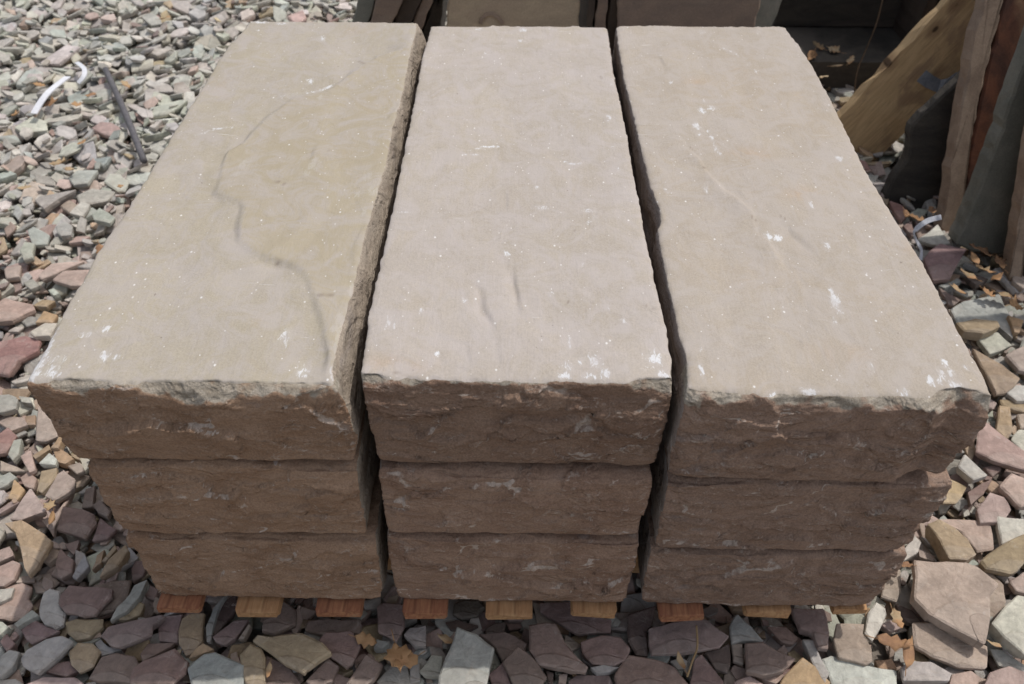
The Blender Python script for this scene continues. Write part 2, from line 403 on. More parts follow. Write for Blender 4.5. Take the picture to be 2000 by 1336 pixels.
# ledges of the riven top faces: a traced line, the stone on its right side lies lower by h
def seg_dist(x, y, P, Q):
    dx, dy = Q[0]-P[0], Q[1]-P[1]; L2 = dx*dx+dy*dy
    t = max(0., min(1., ((x-P[0])*dx+(y-P[1])*dy)/L2))
    ex, ey = x-(P[0]+t*dx), y-(P[1]+t*dy)
    return math.hypot(ex, ey), (dx*(y-P[1])-dy*(x-P[0]))/math.sqrt(L2)
def make_relief(ledges, bbox_r=.12):
    L = []
    for pts, h, wdt in ledges:
        W = [on_z(a, b, TOP)[:2] for a, b in pts]; L.append((W, h, wdt))
    def f(x, y):
        x += .0035*fbm(x*26, y*26, 4.4, 3); y += .0035*fbm(x*26, y*26, 9.4, 3)
        z = 0.
        for W, h, wdt in L:
            best = 9; side = 0; tt = 0
            for i in range(len(W)-1):
                d, s = seg_dist(x, y, W[i], W[i+1])
                if d < best: best, side, tt = d, s, i
            if best > wdt*1.01: continue
            ends = min(math.hypot(x-W[0][0], y-W[0][1]), math.hypot(x-W[-1][0], y-W[-1][1]))
            fade = smooth(ends/.05)
            if side < 0:    # right of the walking direction: sunk, recovering with distance
                z -= h*fade*max(.35, .8+.9*fbm(x*14, y*14, 3.1, 2))*smooth(best/(.006+.009*abs(fbm(x*9, y*9, 8, 2))*2 if h > .0055 else .004+.008*abs(fbm(x*9, y*9, 8, 2))*2))*(1-smooth(best/wdt))
        return z
    return f
def make_marks(scuffs, ochres=(), cracks=()):
    S = [(on_z(a, b, TOP)[:2], max(.0042, r*.00080), max(.0042, r*.00080*(el if el else 1)*(1+b/1400)), st*.97) for a, b, r, el, st in scuffs]
    O = [(on_z(a, b, TOP)[:2], r*.00078) for a, b, r in ochres]
    K = [([on_z(a, b, TOP)[:2] for a, b in pts], wd) for pts, wd in cracks]
    def f(x, y):
        a = b = c = 0.
        wx = x+.004*fbm(x*50, y*50, 2, 3); wy = y+.004*fbm(x*50, y*50, 7, 3)
        for p, rx, ry, st in S:
            dx = (wx-p[0])/rx; dy = (wy-p[1])/ry; q = dx*dx+dy*dy
            if q < 4: a = max(a, st*math.exp(-q*1.1))
        for p, r in O:
            q = ((wx-p[0])**2+(wy-p[1])**2*2.5)/(r*r)
            if q < 5: b = max(b, math.exp(-q))
        for W, wd in K:
            for i in range(len(W)-1):
                d, _ = seg_dist(x, y, W[i], W[i+1])
                if d < wd*2: c = max(c, math.exp(-(d/wd)**2))
        return a, b, c
    return f
line = lambda pts, r, st, n=6: [(pts[i][0]+(pts[i+1][0]-pts[i][0])*k/n, pts[i][1]+(pts[i+1][1]-pts[i][1])*k/n, r, 1, st) for i in range(len(pts)-1) for k in range(n)]

# left block
lxl, _ = edge_px([(50, 742), (107, 638), (185, 498), (262, 383), (330, 270), (400, 160), (442, 92), (486, 42)], TOP)
lxr, _ = edge_px([(655, 742), (650, 722), (663, 658), (691, 562), (717, 450), (737, 381), (754, 323), (769, 246), (785, 189), (801, 111), (817, 37)], TOP)
const = lambda c, s=0.: (lambda y: c+s*y)
led_l = [([(800, 92), (740, 108), (690, 142), (640, 176), (575, 192), (525, 228), (510, 245), (480, 275), (446, 296), (426, 368), (446, 382), (466, 390), (480, 404), (470, 440), (466, 465), (500, 492), (560, 510), (598, 530), (612, 562), (627, 600), (640, 645), (648, 700), (652, 745)], .0056, .12),
         ([(815, 150), (760, 232), (720, 250), (665, 262), (620, 290), (600, 330)], .0016, .05),
         ([(700, 372), (702, 400), (722, 430), (700, 470), (690, 540)], .0014, .03),
         ([(360, 545), (420, 420), (440, 330)], -.0007, .06)]
mk_l = make_marks([(478, 322, 16, 1.3, 1), (460, 340, 9, 1, .9), (446, 356, 5, 1, .9), (612, 322, 15, 2, .9), (598, 340, 12, 1, .8), (718, 345, 12, 2.2, .8), (730, 372, 16, 1.4, .9), (700, 380, 9, 1.3, .8), (712, 415, 11, 1.3, .8),
    (605, 155, 12, 1.4, .75), (628, 75, 14, 1.3, .8), (625, 190, 11, 1.6, .8), (510, 42, 30, .5, .8), (550, 46, 26, .5, .75), (505, 60, 8, 1, .7), (690, 565, 8, 2, .95), (660, 620, 9, 2, .9), (655, 640, 8, 1.4, .9),
    (60, 738, 16, 1, 1), (75, 710, 12, 2.2, 1), (92, 675, 9, 2.6, .95), (105, 650, 7, 2, .8), (113, 702, 18, .6, .7), (205, 644, 9, 1, .85), (170, 652, 14, .4, .85), (203, 695, 8, 1.4, .9), (226, 698, 10, .5, .9), (558, 650, 12, 1.6, .65), (590, 722, 14, 1.2, .75), (610, 430, 6, 1, .5), (100, 725, 18, .8, .7)]
    + line([(380, 263), (420, 250), (455, 246)], 4, .8) + line([(600, 178), (632, 168), (650, 160)], 3.5, .9) + line([(655, 742), (652, 722), (663, 660), (672, 620)], 4, 1.0, 10) + line([(536, 190), (560, 180), (600, 176)], 7, .45),
    [(770, 260, 60), (730, 200, 60), (690, 300, 60), (700, 60, 40)],
    [([(618, 573), (634, 577), (650, 575)], .0016), ([(536, 508), (552, 511)], .0011), ([(535, 354), (545, 356), (556, 361)], .0014), ([(700, 116), (705, 119), (712, 124)], .0026), ([(640, 292), (645, 297)], .001), ([(725, 322), (735, 323)], .001), ([(467, 278), (470, 283)], .001)])
B1 = block('stone_block', 0, 1.7, lxl, lxr, TOP, .415, y1=1.026, xlb=const(-.533, 0), xrb=const(-.187, -.0), bulge_r=.010, relief=make_relief(led_l), inner=[tuple(on_z(a, b, TOP)[:2]) for a, b in led_l[0][0]+[(700, 760), (860, 60)]], marks=mk_l, chip=.013)
meta(B1, 'topmost block of the left stack, yellowish sandstone with a curved ledge line on top', 'stone block', 'stacked sandstone blocks')

# middle block
mxl, _ = edge_px([(705, 741), (702, 725), (718, 615), (744, 500), (756, 449), (775, 355), (799, 243), (823, 112), (840, 54)], TOP)
mxr, _ = edge_px([(1315, 745), (1314, 715), (1307, 657), (1290, 585), (1271, 500), (1260, 449), (1251, 397), (1238, 337), (1227, 269), (1212, 198), (1198, 135), (1189, 65)], TOP)
led_m = [([(925, 540), (948, 565), (952, 600), (968, 630), (978, 655)], .0055, .026), ([(1003, 510), (1012, 550), (1018, 575), (1027, 620)], .0048, .024),
         ([(918, 640), (922, 690), (932, 735)], .0035, .024), ([(984, 640), (980, 690), (982, 735)], .003, .020), ([(882, 700), (893, 735)], .0022, .02),
         ([(990, 350), (992, 385), (996, 430)], .0016, .02), ([(1200, 410), (1240, 425), (1262, 440)], .0016, .03), ([(850, 660), (870, 690), (880, 735)], .0014, .02)]
mk_m = make_marks([(1020, 58, 14, 1.2, .85), (1018, 80, 7, 2, .9), (935, 56, 12, 1, .7), (885, 68, 8, 1.2, .7), (950, 105, 10, 1.2, .6), (1110, 718, 17, .8, .62), (1135, 706, 13, .7, .6), (1162, 704, 14, 1.0, .75), (1178, 728, 11, 1.2, .85), (1100, 736, 14, .5, .8), (1150, 734, 14, .5, .6),
    (1112, 670, 5, 2.6, .8), (852, 692, 6, 1, 1), (905, 586, 7, 1, .8), (825, 608, 8, 1, .6), (762, 630, 12, 1.6, .55), (1195, 160, 10, 2.4, .6), (1190, 230, 12, 2.6, .5), (1200, 290, 10, 2, .45), (1205, 330, 8, 2, .5),
    (985, 490, 6, 1, .6), (1135, 516, 7, 1, .8), (1076, 576, 9, 1, .7), (1218, 628, 5, 1, .8), (790, 415, 14, .3, .7), (1050, 366, 8, 1, .75), (1185, 600, 8, 1, .6), (1060, 406, 22, .35, .75), (1150, 412, 18, .3, .7), (1275, 700, 20, .9, .7), (1300, 735, 16, .7, .8), (987, 493, 8, 1, .8), (860, 160, 9, 1, .4)]
    + line([(915, 293), (945, 288), (975, 286)], 3.5, .9) + line([(905, 302), (940, 304)], 3, .75) + line([(1102, 318), (1120, 320), (1138, 319)], 4, .9, 4) + line([(1150, 440), (1165, 420)], 3, .8, 4),
    [(770, 708, 45), (800, 712, 30)],
    [([(1262, 598), (1275, 602), (1288, 601)], .0012), ([(1173, 150), (1175, 152)], .002), ([(700+1125/2.672, 1206/2.672), (700+1140/2.672, 1200/2.672)], .001), ([(770, 729), (790, 732)], .0016), ([(1105, 594), (1112, 588)], .001)])
B2 = block('stone_block', 1, 4.3, mxl, mxr, TOP, .399, y1=1.012, xlb=const(-.159), xrb=const(.188), relief=make_relief(led_m), marks=mk_m, chip=.010, corner=(0, .012), y0=.012)
meta(B2, 'topmost block of the middle stack, pinkish pale sandstone with short ripples near its front edge', 'stone block', 'stacked sandstone blocks')

# right block
rxl, _ = edge_px([(1342, 760), (1339, 700), (1326, 657), (1308, 575), (1292, 500), (1283, 445), (1290, 436), (1287, 404), (1270, 363), (1251, 292), (1236, 225), (1217, 150), (1206, 86), (1203, 56)], TOP)
rxr, _ = edge_px([(1950, 783), (1905, 700), (1862, 622), (1800, 505), (1735, 400), (1690, 328), (1635, 215), (1590, 130), (1560, 85), (1540, 61)], TOP)
led_r = [([(1345, 285), (1375, 318), (1395, 345), (1420, 372), (1445, 388), (1470, 410), (1482, 430), (1480, 455), (1510, 480), (1530, 510), (1545, 530)], -.0042, .05),
         ([(1520, 420), (1555, 455), (1590, 480), (1610, 500)], .004, .035), ([(1405, 610), (1420, 625), (1425, 660)], -.0014, .02), ([(1245, 85), (1290, 105), (1305, 130), (1300, 150)], .0014, .04),
         ([(1525, 500), (1545, 520), (1555, 530)], .0045, .02), ([(1250, 300), (1400, 560), (1480, 700)], .0006, .05), ([(1700, 400), (1600, 560), (1560, 740)], .0007, .05)]
mk_r = make_marks([(1390, 210, 10, 1, 1), (1372, 215, 12, 1.4, .9), (1360, 245, 8, 2, .95), (1364, 262, 5, 1.4, .9), (1377, 198, 5, 1.5, .9), (1638, 310, 9, .9, 1.2), (1520, 466, 9, 1, 1.15), (1500, 462, 12, 1, .7), (1617, 480, 7, 2, .85), (1632, 590, 10, 3, .95), (1628, 630, 6, 1.4, .7),
    (1280, 400, 6, 3, .95), (1283, 430, 4, 1.5, .9), (1370, 62, 14, 1.5, .65), (1480, 62, 10, 1, .6), (1585, 400, 5, 2.6, .85), (1590, 380, 5, 1.6, .7), (1548, 405, 5, 1.2, .75), (1380, 370, 7, 2.4, .7), (1302, 370, 6, 2, .7), (1308, 160, 7, 2, .7), (1475, 140, 5, 2.6, .7), (1820, 745, 9, 1, .85), (1840, 730, 8, 1.5, .85), (1858, 728, 8, 1.2, .8), (1868, 756, 12, .9, 1), (1845, 708, 5, 2.4, .8), (1835, 745, 6, 1.3, .8), (1890, 718, 6, 1, .7), (1580, 765, 14, .5, 1), (1765, 768, 10, 1, .8), (1370, 725, 6, 2.6, .85), (1340, 600, 5, 1, .5), (1365, 680, 5, 2, .5), (1545, 595, 5, 1, .5), (1510, 770, 12, .5, .9), (1700, 715, 5, 1.5, .8), (1320, 660, 12, .6, .5)]
    + line([(1385, 255), (1397, 285), (1408, 305)], 3.2, .85) + line([(1412, 95), (1430, 102), (1447, 112)], 3, .75, 4) + line([(1260, 85), (1300, 115)], 3, .6, 4),
    [(1470, 300, 40), (1365, 160, 30), (1810, 485, 40), (1630, 690, 40), (1560, 380, 40)],
    [([(1372, 328), (1384, 330)], .001), ([(1468, 426), (1480, 434)], .0011), ([(1345, 285), (1362, 300)], .0009), ([(1520, 420), (1535, 428)], .0009), ([(1692, 751), (1694, 753)], .0018)])
yfr = interp([(.19, .006), (.21, -.004), (.30, -.008), (.48, -.010), (.505, .004), (.52, .010), (.54, -.002), (.56, -.008)])
B3 = block('stone_block', 2, 8.9, rxl, rxr, TOP, .400, y1=1.02, yf=yfr, xlb=const(.203), xrb=const(.545), relief=make_relief(led_r), marks=mk_r, chip=.012, corner=(.014, 0), tz=lambda x, y: 0.)
meta(B3, 'topmost block of the right stack, tan sandstone with a notch at its front corner', 'stone block', 'stacked sandstone blocks')
low = [
 ('middle block of the left stack, brown split face with a long wavy crack across it', 0, 12.1, -.528, -.186, .4105, .2555, -.0045, .004),
 ('bottom block of the left stack, brown face flecked with pale marks above the pallet', 0, 15.2, -.530, -.180, .2515, .0885, -.005, .0),
 ('middle block of the middle stack, brown split face with pale bruises along its lower half', 1, 18.4, -.162, .186, .3962, .260, -.002, .004),
 ('bottom block of the middle stack, brown split face with rounded lower corners', 1, 21.6, -.165, .185, .2552, .0885, -.005, .0),
 ('middle block of the right stack, grey brown split face with a long shallow hollow', 2, 25.3, .206, .566, .3950, .2375, -.006, .0),
 ('bottom block of the right stack, grey brown face narrowing towards its lower right corner', 2, 28.8, .203, .563, .2325, .0885, -.006, .0)]
for lab, ti, sd, a, b, zt, zb, yy, tw in low:
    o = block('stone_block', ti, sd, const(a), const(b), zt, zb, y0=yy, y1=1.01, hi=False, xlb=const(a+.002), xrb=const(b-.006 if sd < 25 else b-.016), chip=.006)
    meta(o, lab, 'stone block', 'stacked sandstone blocks')

# ------------------------------------------------------------------ pallet
pal = meta(empty('pallet', (0, 0, 0)), 'wooden pallet of thin reddish slats sticking out under the three stone stacks', 'pallet')
def beam(name, p0, p1, wid, thick, mat, parent=None, up=(0, 0, 1), rag=.0015, seed=0, nseg=10, loc_up=True):
    """board from p0 to p1; origin at p0, local x along it; rough ends and edges"""
    rs = np.random.RandomState(seed)
    p0 = Vector(p0); p1 = Vector(p1); X = (p1-p0); L = X.length; X.normalize()
    Z = Vector(up); Yv = Z.cross(X).normalized(); Z = X.cross(Yv)
    V = []; Fc = []
    br = min(wid, thick)*.09
    prof = [(-wid/2+br, -thick/2), (wid/2-br, -thick/2), (wid/2, -thick/2+br), (wid/2, thick/2-br), (wid/2-br, thick/2), (-wid/2+br, thick/2), (-wid/2, thick/2-br), (-wid/2, -thick/2+br)]
    ts = [0, .004] + list(np.linspace(0, L, nseg+1)[1:-1]) + [L-.004, L]
    for k, t in enumerate(ts):
        s = .94 if k in (0, len(ts)-1) else 1
        for (a, b) in prof:
            V.append((t+(rs.uniform(-rag, rag) if k in (0, len(ts)-1) else 0), a*s+rs.uniform(-rag, rag)*.6, b*s+rs.uniform(-rag, rag)*.35))
    n = 8
    for k in range(len(ts)-1):
        for q in range(n):
            Fc.append((k*n+q, k*n+(q+1) % n, (k+1)*n+(q+1) % n, (k+1)*n+q)[::-1])
    Fc.append(tuple(range(n))); Fc.append(tuple(range((len(ts)-1)*n, len(ts)*n))[::-1])
    Fc = [f[::-1] for f in Fc]
    o = mesh_obj(name, V, Fc, mat)
    mm = Matrix.Identity(4)
    for i in range(3): mm[i][0], mm[i][1], mm[i][2], mm[i][3] = X[i], Yv[i], Z[i], p0[i]
    o.matrix_world = mm
    if parent is not None: o.parent = parent
    return o
slats = [(304, 388), (460, 543), (616, 705), (788, 873), (949, 1040), (1117, 1203), (1287, 1375), (1455, 1546), (1627, 1695)]
ST = .088
for i, (a, b) in enumerate(slats):
    pa = on_z(a, 1185, ST); pb = on_z(b, 1187, ST); cx = (pa[0]+pb[0])/2; wd = pb[0]-pa[0]
    yy = [-.030, -.034, -.032, -.033, -.034, -.027, -.031, -.022, -.016][i]+.006
    beam('slat', (cx, yy, ST-.0085), (cx+.004*(i % 3-1), 1.03, ST-.0085), wd, .016, MSLAT if i in (0, 2, 3, 6) else MSLAT2, pal, seed=i, rag=.0022)
for y in (.14, .52, .90):
    beam('bearer', (-.53, y, .0345), (.55, y, .0345), .09, .069, MSLAT2, pal, seed=int(y*100))

# ------------------------------------------------------------------ ground
s_ = NT('fine_gravel_soil')
vv = s_.pos()
cg = s_.mix(s_.ramp(s_.noise(vv, 40, 6, .7), .35, .65), (.16, .135, .11), (.30, .26, .22))
cg = s_.mix(s_.ramp(s_.vor(vv, 60), .1, .5), (.26, .23, .19), cg)
MG = s_.done(cg, s_.bump(s_.vor(vv, 60), .01, 1), .95)
def grid(x0, x1, y0, y1, n, z, amp):
    V = []; Fc = []
    for j in range(n+1):
        for i in range(n+1):
            x = x0+(x1-x0)*i/n; y = y0+(y1-y0)*j/n
            V.append((x, y, z+amp*fbm(x*1.3, y*1.3, 0, 3)))
    for j in range(n):
        for i in range(n):
            a = j*(n+1)+i; Fc.append((a, a+1, a+n+2, a+n+1))
    return V, Fc
V, Fc = grid(-60, 60, -60, 60, 240, -.055, .004)
meta(mesh_obj('ground', V, Fc, MG, smooth=True), kind='structure')

# ------------------------------------------------------------------ rubble stones
TINT = {'M': (.40, .295, .25), 'S': (.40, .40, .375), 'P': (.28, .20, .172), 'K': (.45, .345, .29), 'G': (.43, .405, .355), 'T': (.40, .305, .20), 'W': (.55, .52, .45), 'B': (.37, .37, .335),
        'O': (.46, .32, .20), 'D': (.15, .115, .095), 'R': (.33, .20, .17)}
CNAME = {'M': 'dusty pink', 'S': 'pale grey', 'P': 'plum brown', 'K': 'dusty pink', 'G': 'greenish grey', 'T': 'tan', 'W': 'pale cream', 'B': 'blue grey', 'O': 'orange tan', 'D': 'dark brown', 'R': 'reddish'}
def stone_geo(poly, t, rs, step=True):
    """poly: Nx2 outline (m) around 0,0; returns verts (top near z=0) and faces"""
    p = np.asarray(poly, float)
    a = .5*np.sum(p[:, 0]*np.roll(p[:, 1], -1)-np.roll(p[:, 0], -1)*p[:, 1])
    if a < 0: p = p[::-1]
    n = len(p); out = []
    size = math.sqrt(abs(a))
    for i in range(n):
        A, B, Cc = p[i-1], p[i], p[(i+1) % n]
        l1 = np.linalg.norm(A-B); l2 = np.linalg.norm(Cc-B)
        c = min(.07*min(l1, l2), .004)*rs.uniform(.3, 1.2)
        out.append(B+(A-B)/l1*c); out.append(B+(Cc-B)/l2*c)
        if l2 > .35*size:
            m_ = (B+Cc)/2+rs.uniform(-.1, .1)*(Cc-B); nn = np.array([-(Cc-B)[1], (Cc-B)[0]])
            out.append(m_+nn*rs.uniform(-.035, .035))
    q = np.array(out); n = len(q); c = q.mean(0)
    bev = min(.0020, .04*size)*rs.uniform(.5, 1.5)
    r = np.linalg.norm(q-c, axis=1)[:, None]
    top = c+(q-c)*(1-bev*1.5/np.maximum(r, .004)); bz = rs.uniform(-.5, .5, n)*bev
    sl = rs.uniform(-.07, .03)
    mid = c+(q-c)*(1+sl*.5+rs.uniform(-.02, .03, (n, 1))); bot = c+(q-c)*(1+sl-.12+rs.uniform(-.04, .04, (n, 1)))
    inn = c+(q-c)*(.45+rs.uniform(-.06, .06, (n, 1)))
    zin = rs.normal(0, .009, n)*size; zin = (zin+np.roll(zin, 1)+np.roll(zin, -1))/3
    zc = rs.normal(0, .008)*size
    V = np.concatenate([np.c_[bot, np.full(n, -t)], np.c_[mid, -t*.5+rs.uniform(-.1, .1, n)*t], np.c_[q, -bev+bz], np.c_[top, bz*.4], np.c_[inn, zin], [[c[0], c[1], zc]]])
    Fc = [tuple(range(n))[::-1]]
    for k in range(4):
        for i in range(n):
            j = (i+1) % n; Fc.append((k*n+i, k*n+j, (k+1)*n+j, (k+1)*n+i))
    for i in range(n): Fc.append((4*n+i, 4*n+(i+1) % n, 5*n))
    return V, Fc
def tintvar(c, rs, v=.16):
    c = np.array(TINT[c] if isinstance(c, str) else c); g = 1+rs.uniform(-v, v)
    return np.clip(c*g*(1+rs.uniform(-.05, .05, 3)), 0, 1)

def C(ox, oy, s, items): return [(c, l, [(ox+a/s, oy+b/s) for a, b in pts]) for c, l, pts in items]
HERO = []
HERO += C(0, 1130, 4.762, [
 ('P',0,[(860,60),(1050,10),(1210,0),(1180,180),(1050,300),(900,350)]), ('P',0,[(1470,420),(1540,350),(1700,335),(1650,600),(1470,570)]), ('P',0,[(1300,700),(1370,600),(1630,600),(1580,640),(1320,770)]),
 ('G',0,[(880,600),(930,560),(1020,640),(1130,660),(940,720)]),
 ('G',1,[(365,250),(400,130),(460,90),(560,120),(560,230),(605,320),(585,420),(510,460),(400,410),(360,340)]),
 ('P',2,[(640,65),(900,75),(1040,90),(1030,160),(870,330),(770,345),(600,310),(545,240),(560,150)]),
 ('T',1,[(1340,230),(1300,330),(1180,385),(1090,380),(1130,330),(1280,210)]),
 ('B',2,[(1370,10),(1300,170),(1180,300),(1020,390),(1080,270),(1200,150),(1250,60)]),
 ('T',1,[(600,400),(700,370),(960,375),(950,450),(830,540),(700,570),(620,500)]),
 ('P',2,[(930,530),(1000,440),(1250,380),(1500,330),(1540,350),(1420,430),(1400,520),(1100,640),(1020,620),(970,560)]),
 ('P',0,[(190,470),(330,385),(440,450),(560,490),(290,605),(240,560)]),
 ('G',2,[(190,740),(250,660),(440,560),(570,530),(680,580),(340,880),(210,810)]),
 ('T',1,[(640,680),(720,590),(850,590),(935,670),(870,810),(740,880),(660,800)]),
 ('P',1,[(820,930),(940,730),(1080,690),(1250,720),(1290,790),(1210,960),(900,950)]),
 ('P',2,[(1230,830),(1330,760),(1620,640),(1740,760),(1720,870),(1600,980),(1200,975)]),
 ('T',1,[(1700,370),(1760,330),(1900,320),(1880,560),(1800,690),(1720,710),(1660,600),(1660,480)]),
 ('G',1,[(-60,900),(0,720),(80,655),(180,680),(130,800),(0,920)]), ('K',0,[(-60,220),(60,90),(200,40),(300,80),(260,180),(300,240),(210,370),(100,385),(-60,360)]),
 ('W',1,[(-60,100),(130,80),(100,170),(0,220),(-60,220)]), ('W',1,[(-60,400),(20,400),(80,450),(0,520),(-60,520)]),
 ('K',1,[(210,981),(400,905),(700,920),(780,981),(800,1100),(260,1120)]), ('G',0,[(-50,940),(140,930),(220,981),(210,1060),(-50,1060)]),
 ('O',1,[(1750,740),(1800,670),(1890,600),(1990,660),(1900,690)]), ('P',0,[(0,590),(60,510),(140,600),(60,680)]), ('G',1,[(130,420),(300,290),(360,340),(160,450)]),
 ('P',0,[(1340,160),(1400,60),(1470,110),(1440,200)]), ('P',0,[(400,860),(480,800),(640,760),(720,860),(600,910)])])
HERO += [('B',2,[(365,1304),(399,1275),(420,1273),(478,1298),(474,1345),(374,1345)])]
HERO += C(400, 1130, 4.762, [
 ('P',0,[(930,480),(950,400),(1130,370),(1450,370),(1460,520),(1370,480),(1100,520)]), ('P',0,[(570,720),(760,790),(900,981),(900,1060),(560,1060)]),
 ('P',1,[(530,480),(540,390),(680,300),(740,200),(850,290),(840,420),(640,510)]),
 ('P',1,[(1600,250),(1660,210),(1840,230),(1860,440),(1780,590),(1610,500)]),
 ('P',2,[(1060,570),(1120,500),(1370,480),(1450,620),(1370,790),(1320,825),(1180,730),(1080,650)]),
 ('T',3,[(440,560),(480,510),(600,530),(880,490),(1100,600),(1180,690),(960,840),(920,880),(850,840),(730,780)]),
 ('T',2,[(320,690),(420,600),(520,640),(560,720),(560,1000),(380,1000)]),
 ('P',1,[(940,950),(1150,740),(1250,810),(1190,950),(1000,1020)]), ('P',2,[(1310,975),(1500,690),(1650,790),(1590,920),(1450,1030)]),
 ('P',1,[(70,540),(280,380),(410,370),(290,540),(180,620),(100,590)]), ('D',0,[(40,590),(30,400),(120,250),(290,120),(280,300),(100,520)]), ('B',1,[(20,590),(10,450),(80,270),(200,130),(120,290),(50,590)]),
 ('B',1,[(1570,650),(1600,560),(1720,590),(1650,650)]), ('G',0,[(1600,960),(1740,800),(1880,790),(1920,1020),(1650,1050)]), ('G',1,[(1850,520),(1905,458),(2057,433),(2057,630),(1950,630)]),
 ('K',1,[(310,560),(410,420),(430,440),(360,560)]), ('P',0,[(1380,760),(1460,700),(1500,700),(1400,830)])])
HERO += C(800, 1130, 4.762, [
 ('P',0,[(640,520),(880,490),(1100,600),(1080,660),(860,760),(800,640)]), ('D',0,[(410,230),(500,190),(650,200),(700,260),(620,350),(480,370),(400,320)]),
 ('P',0,[(1210,230),(1480,210),(1560,330),(1880,380),(1870,500),(1560,520),(1350,390),(1210,310)]),
 ('S',5,[(440,440),(620,510),(790,640),(740,840),(700,1040),(265,1040),(270,910),(330,740),(410,560)]),
 ('P',1,[(730,890),(880,770),(960,1020),(780,1020)]), ('P',2,[(860,780),(1010,635),(1100,690),(1190,780),(1280,910),(1190,1020),(980,1020)]),
 ('P',2,[(1110,420),(1260,390),(1360,400),(1450,600),(1660,830),(1640,880),(1400,840),(1200,800),(1110,650)]),
 ('G',1,[(1680,830),(1800,800),(1960,820),(1850,870),(1740,880)]), ('G',1,[(90,860),(200,710),(310,720),(290,910),(140,900)]), ('P',0,[(1480,950),(1560,900),(1860,900),(1930,1040),(1470,1040)]),
 ('D',0,[(700,470),(780,420),(900,400),(880,480),(720,540)]), ('G',0,[(0,810),(90,790),(100,950),(0,980)]), ('D',0,[(330,400),(440,380),(640,440),(560,480),(380,470)]), ('K',0,[(1390,890),(1470,880),(1450,1000),(1380,1000)]),
 ('D',0,[(1270,850),(1340,880),(1330,990),(1290,960)])])
HERO += [('P',1,[(1134,1252),(1178,1239),(1212,1245),(1232,1268),(1221,1290),(1200,1300),(1157,1296),(1138,1273)])]
HERO += C(1200, 1130, 4.762, [
 ('D',0,[(120,330),(380,250),(360,420),(300,480),(310,710),(200,700),(130,580)]), ('P',2,[(320,460),(560,400),(850,380),(1070,540),(980,640),(350,700),(320,590)]),
 ('P',1,[(0,900),(120,710),(360,740),(560,810),(700,981),(720,1060),(20,1060)]), ('P',1,[(700,981),(740,760),(810,700),(1020,960),(1000,1060),(760,1060)]), ('D',0,[(840,690),(980,650),(1070,600),(1080,800),(1050,880),(940,840)]),
 ('G',1,[(1070,440),(1140,320),(1280,450),(1390,580),(1200,570),(1090,600)]), ('P',2,[(1230,860),(1220,590),(1390,580),(1690,740),(1560,860),(1400,900)]), ('P',0,[(1420,450),(1600,450),(1720,550),(1660,610),(1560,590)]),
 ('P',2,[(1650,270),(1950,280),(2000,500),(1990,650),(1900,640),(1850,500),(1730,460)]), ('G',1,[(1750,560),(1850,560),(2000,880),(1960,981),(1850,800)]), ('K',0,[(1090,600),(1190,600),(1200,800),(1110,760)]),
 ('O',1,[(1540,981),(1590,890),(1750,730),(1860,810),(2010,960),(1960,1060),(1560,1060)]), ('K',0,[(1290,870),(1440,840),(1600,900),(1500,980),(1380,930)]), ('K',0,[(1110,960),(1250,900),(1420,1000),(1380,1060),(1120,1060)])])
HERO += C(1600, 1000, 3.975, [
 ('W',1,[(20,1140),(100,1115),(380,1190),(600,1230),(615,1380),(120,1380)]), ('M',2,[(130,870),(350,870),(340,940),(410,1050),(420,1150),(370,1180),(150,1130),(110,1000)]),
 ('W',1,[(450,690),(520,740),(530,790),(410,1010),(350,940),(380,780)]), ('M',1,[(720,860),(850,850),(1150,1000),(1310,1030),(1310,1210),(1100,1200),(880,1120),(740,1040)]),
 ('K',0,[(1100,400),(1290,400),(1430,560),(1450,700),(1340,850),(1200,600)]),
 ('M',5,[(740,360),(900,380),(1130,385),(1240,430),(1400,560),(1330,650),(1330,830),(1290,1030),(1100,930),(860,790),(740,660)]),
 ('W',4,[(1340,860),(1540,640),(1680,680),(1720,1130),(1590,1100),(1440,970)]), ('K',0,[(640,440),(640,600),(600,700),(480,660),(500,550),(600,430)]), ('W',1,[(610,360),(740,190),(790,240),(770,310),(650,380)]),
 ('K',0,[(920,50),(1250,60),(1330,80),(1360,290),(1230,310),(1100,150)]), ('T',4,[(840,90),(930,50),(1060,120),(1150,200),(1220,330),(1150,370),(1010,360),(930,200)]),
 ('W',1,[(1380,30),(1590,50),(1700,90),(1640,180),(1420,250),(1390,120)]), ('T',2,[(1260,370),(1400,260),(1590,170),(1660,260),(1590,400),(1500,480),(1300,430)]), ('K',1,[(1480,540),(1590,460),(1700,520),(1640,640),(1530,610)]),
 ('G',2,[(640,1200),(720,1150),(880,1160),(1030,1250),(1010,1310),(650,1310)]), ('K',0,[(1030,1260),(1180,1230),(1260,1290),(1210,1360),(1010,1350)]), ('W',0,[(1330,1060),(1410,1060),(1590,1180),(1650,1260),(1400,1190)]),
 ('K',1,[(1270,1360),(1330,1240),(1480,1190),(1640,1260),(1620,1400),(1300,1400)]), ('K',0,[(770,290),(900,340),(890,380),(780,350)]), ('O',0,[(430,1150),(560,1140),(610,1220),(470,1230)]), ('D',0,[(600,700),(720,760),(800,860),(700,860),(620,780)]), ('K',0,[(480,870),(560,840),(640,900),(560,930)])])
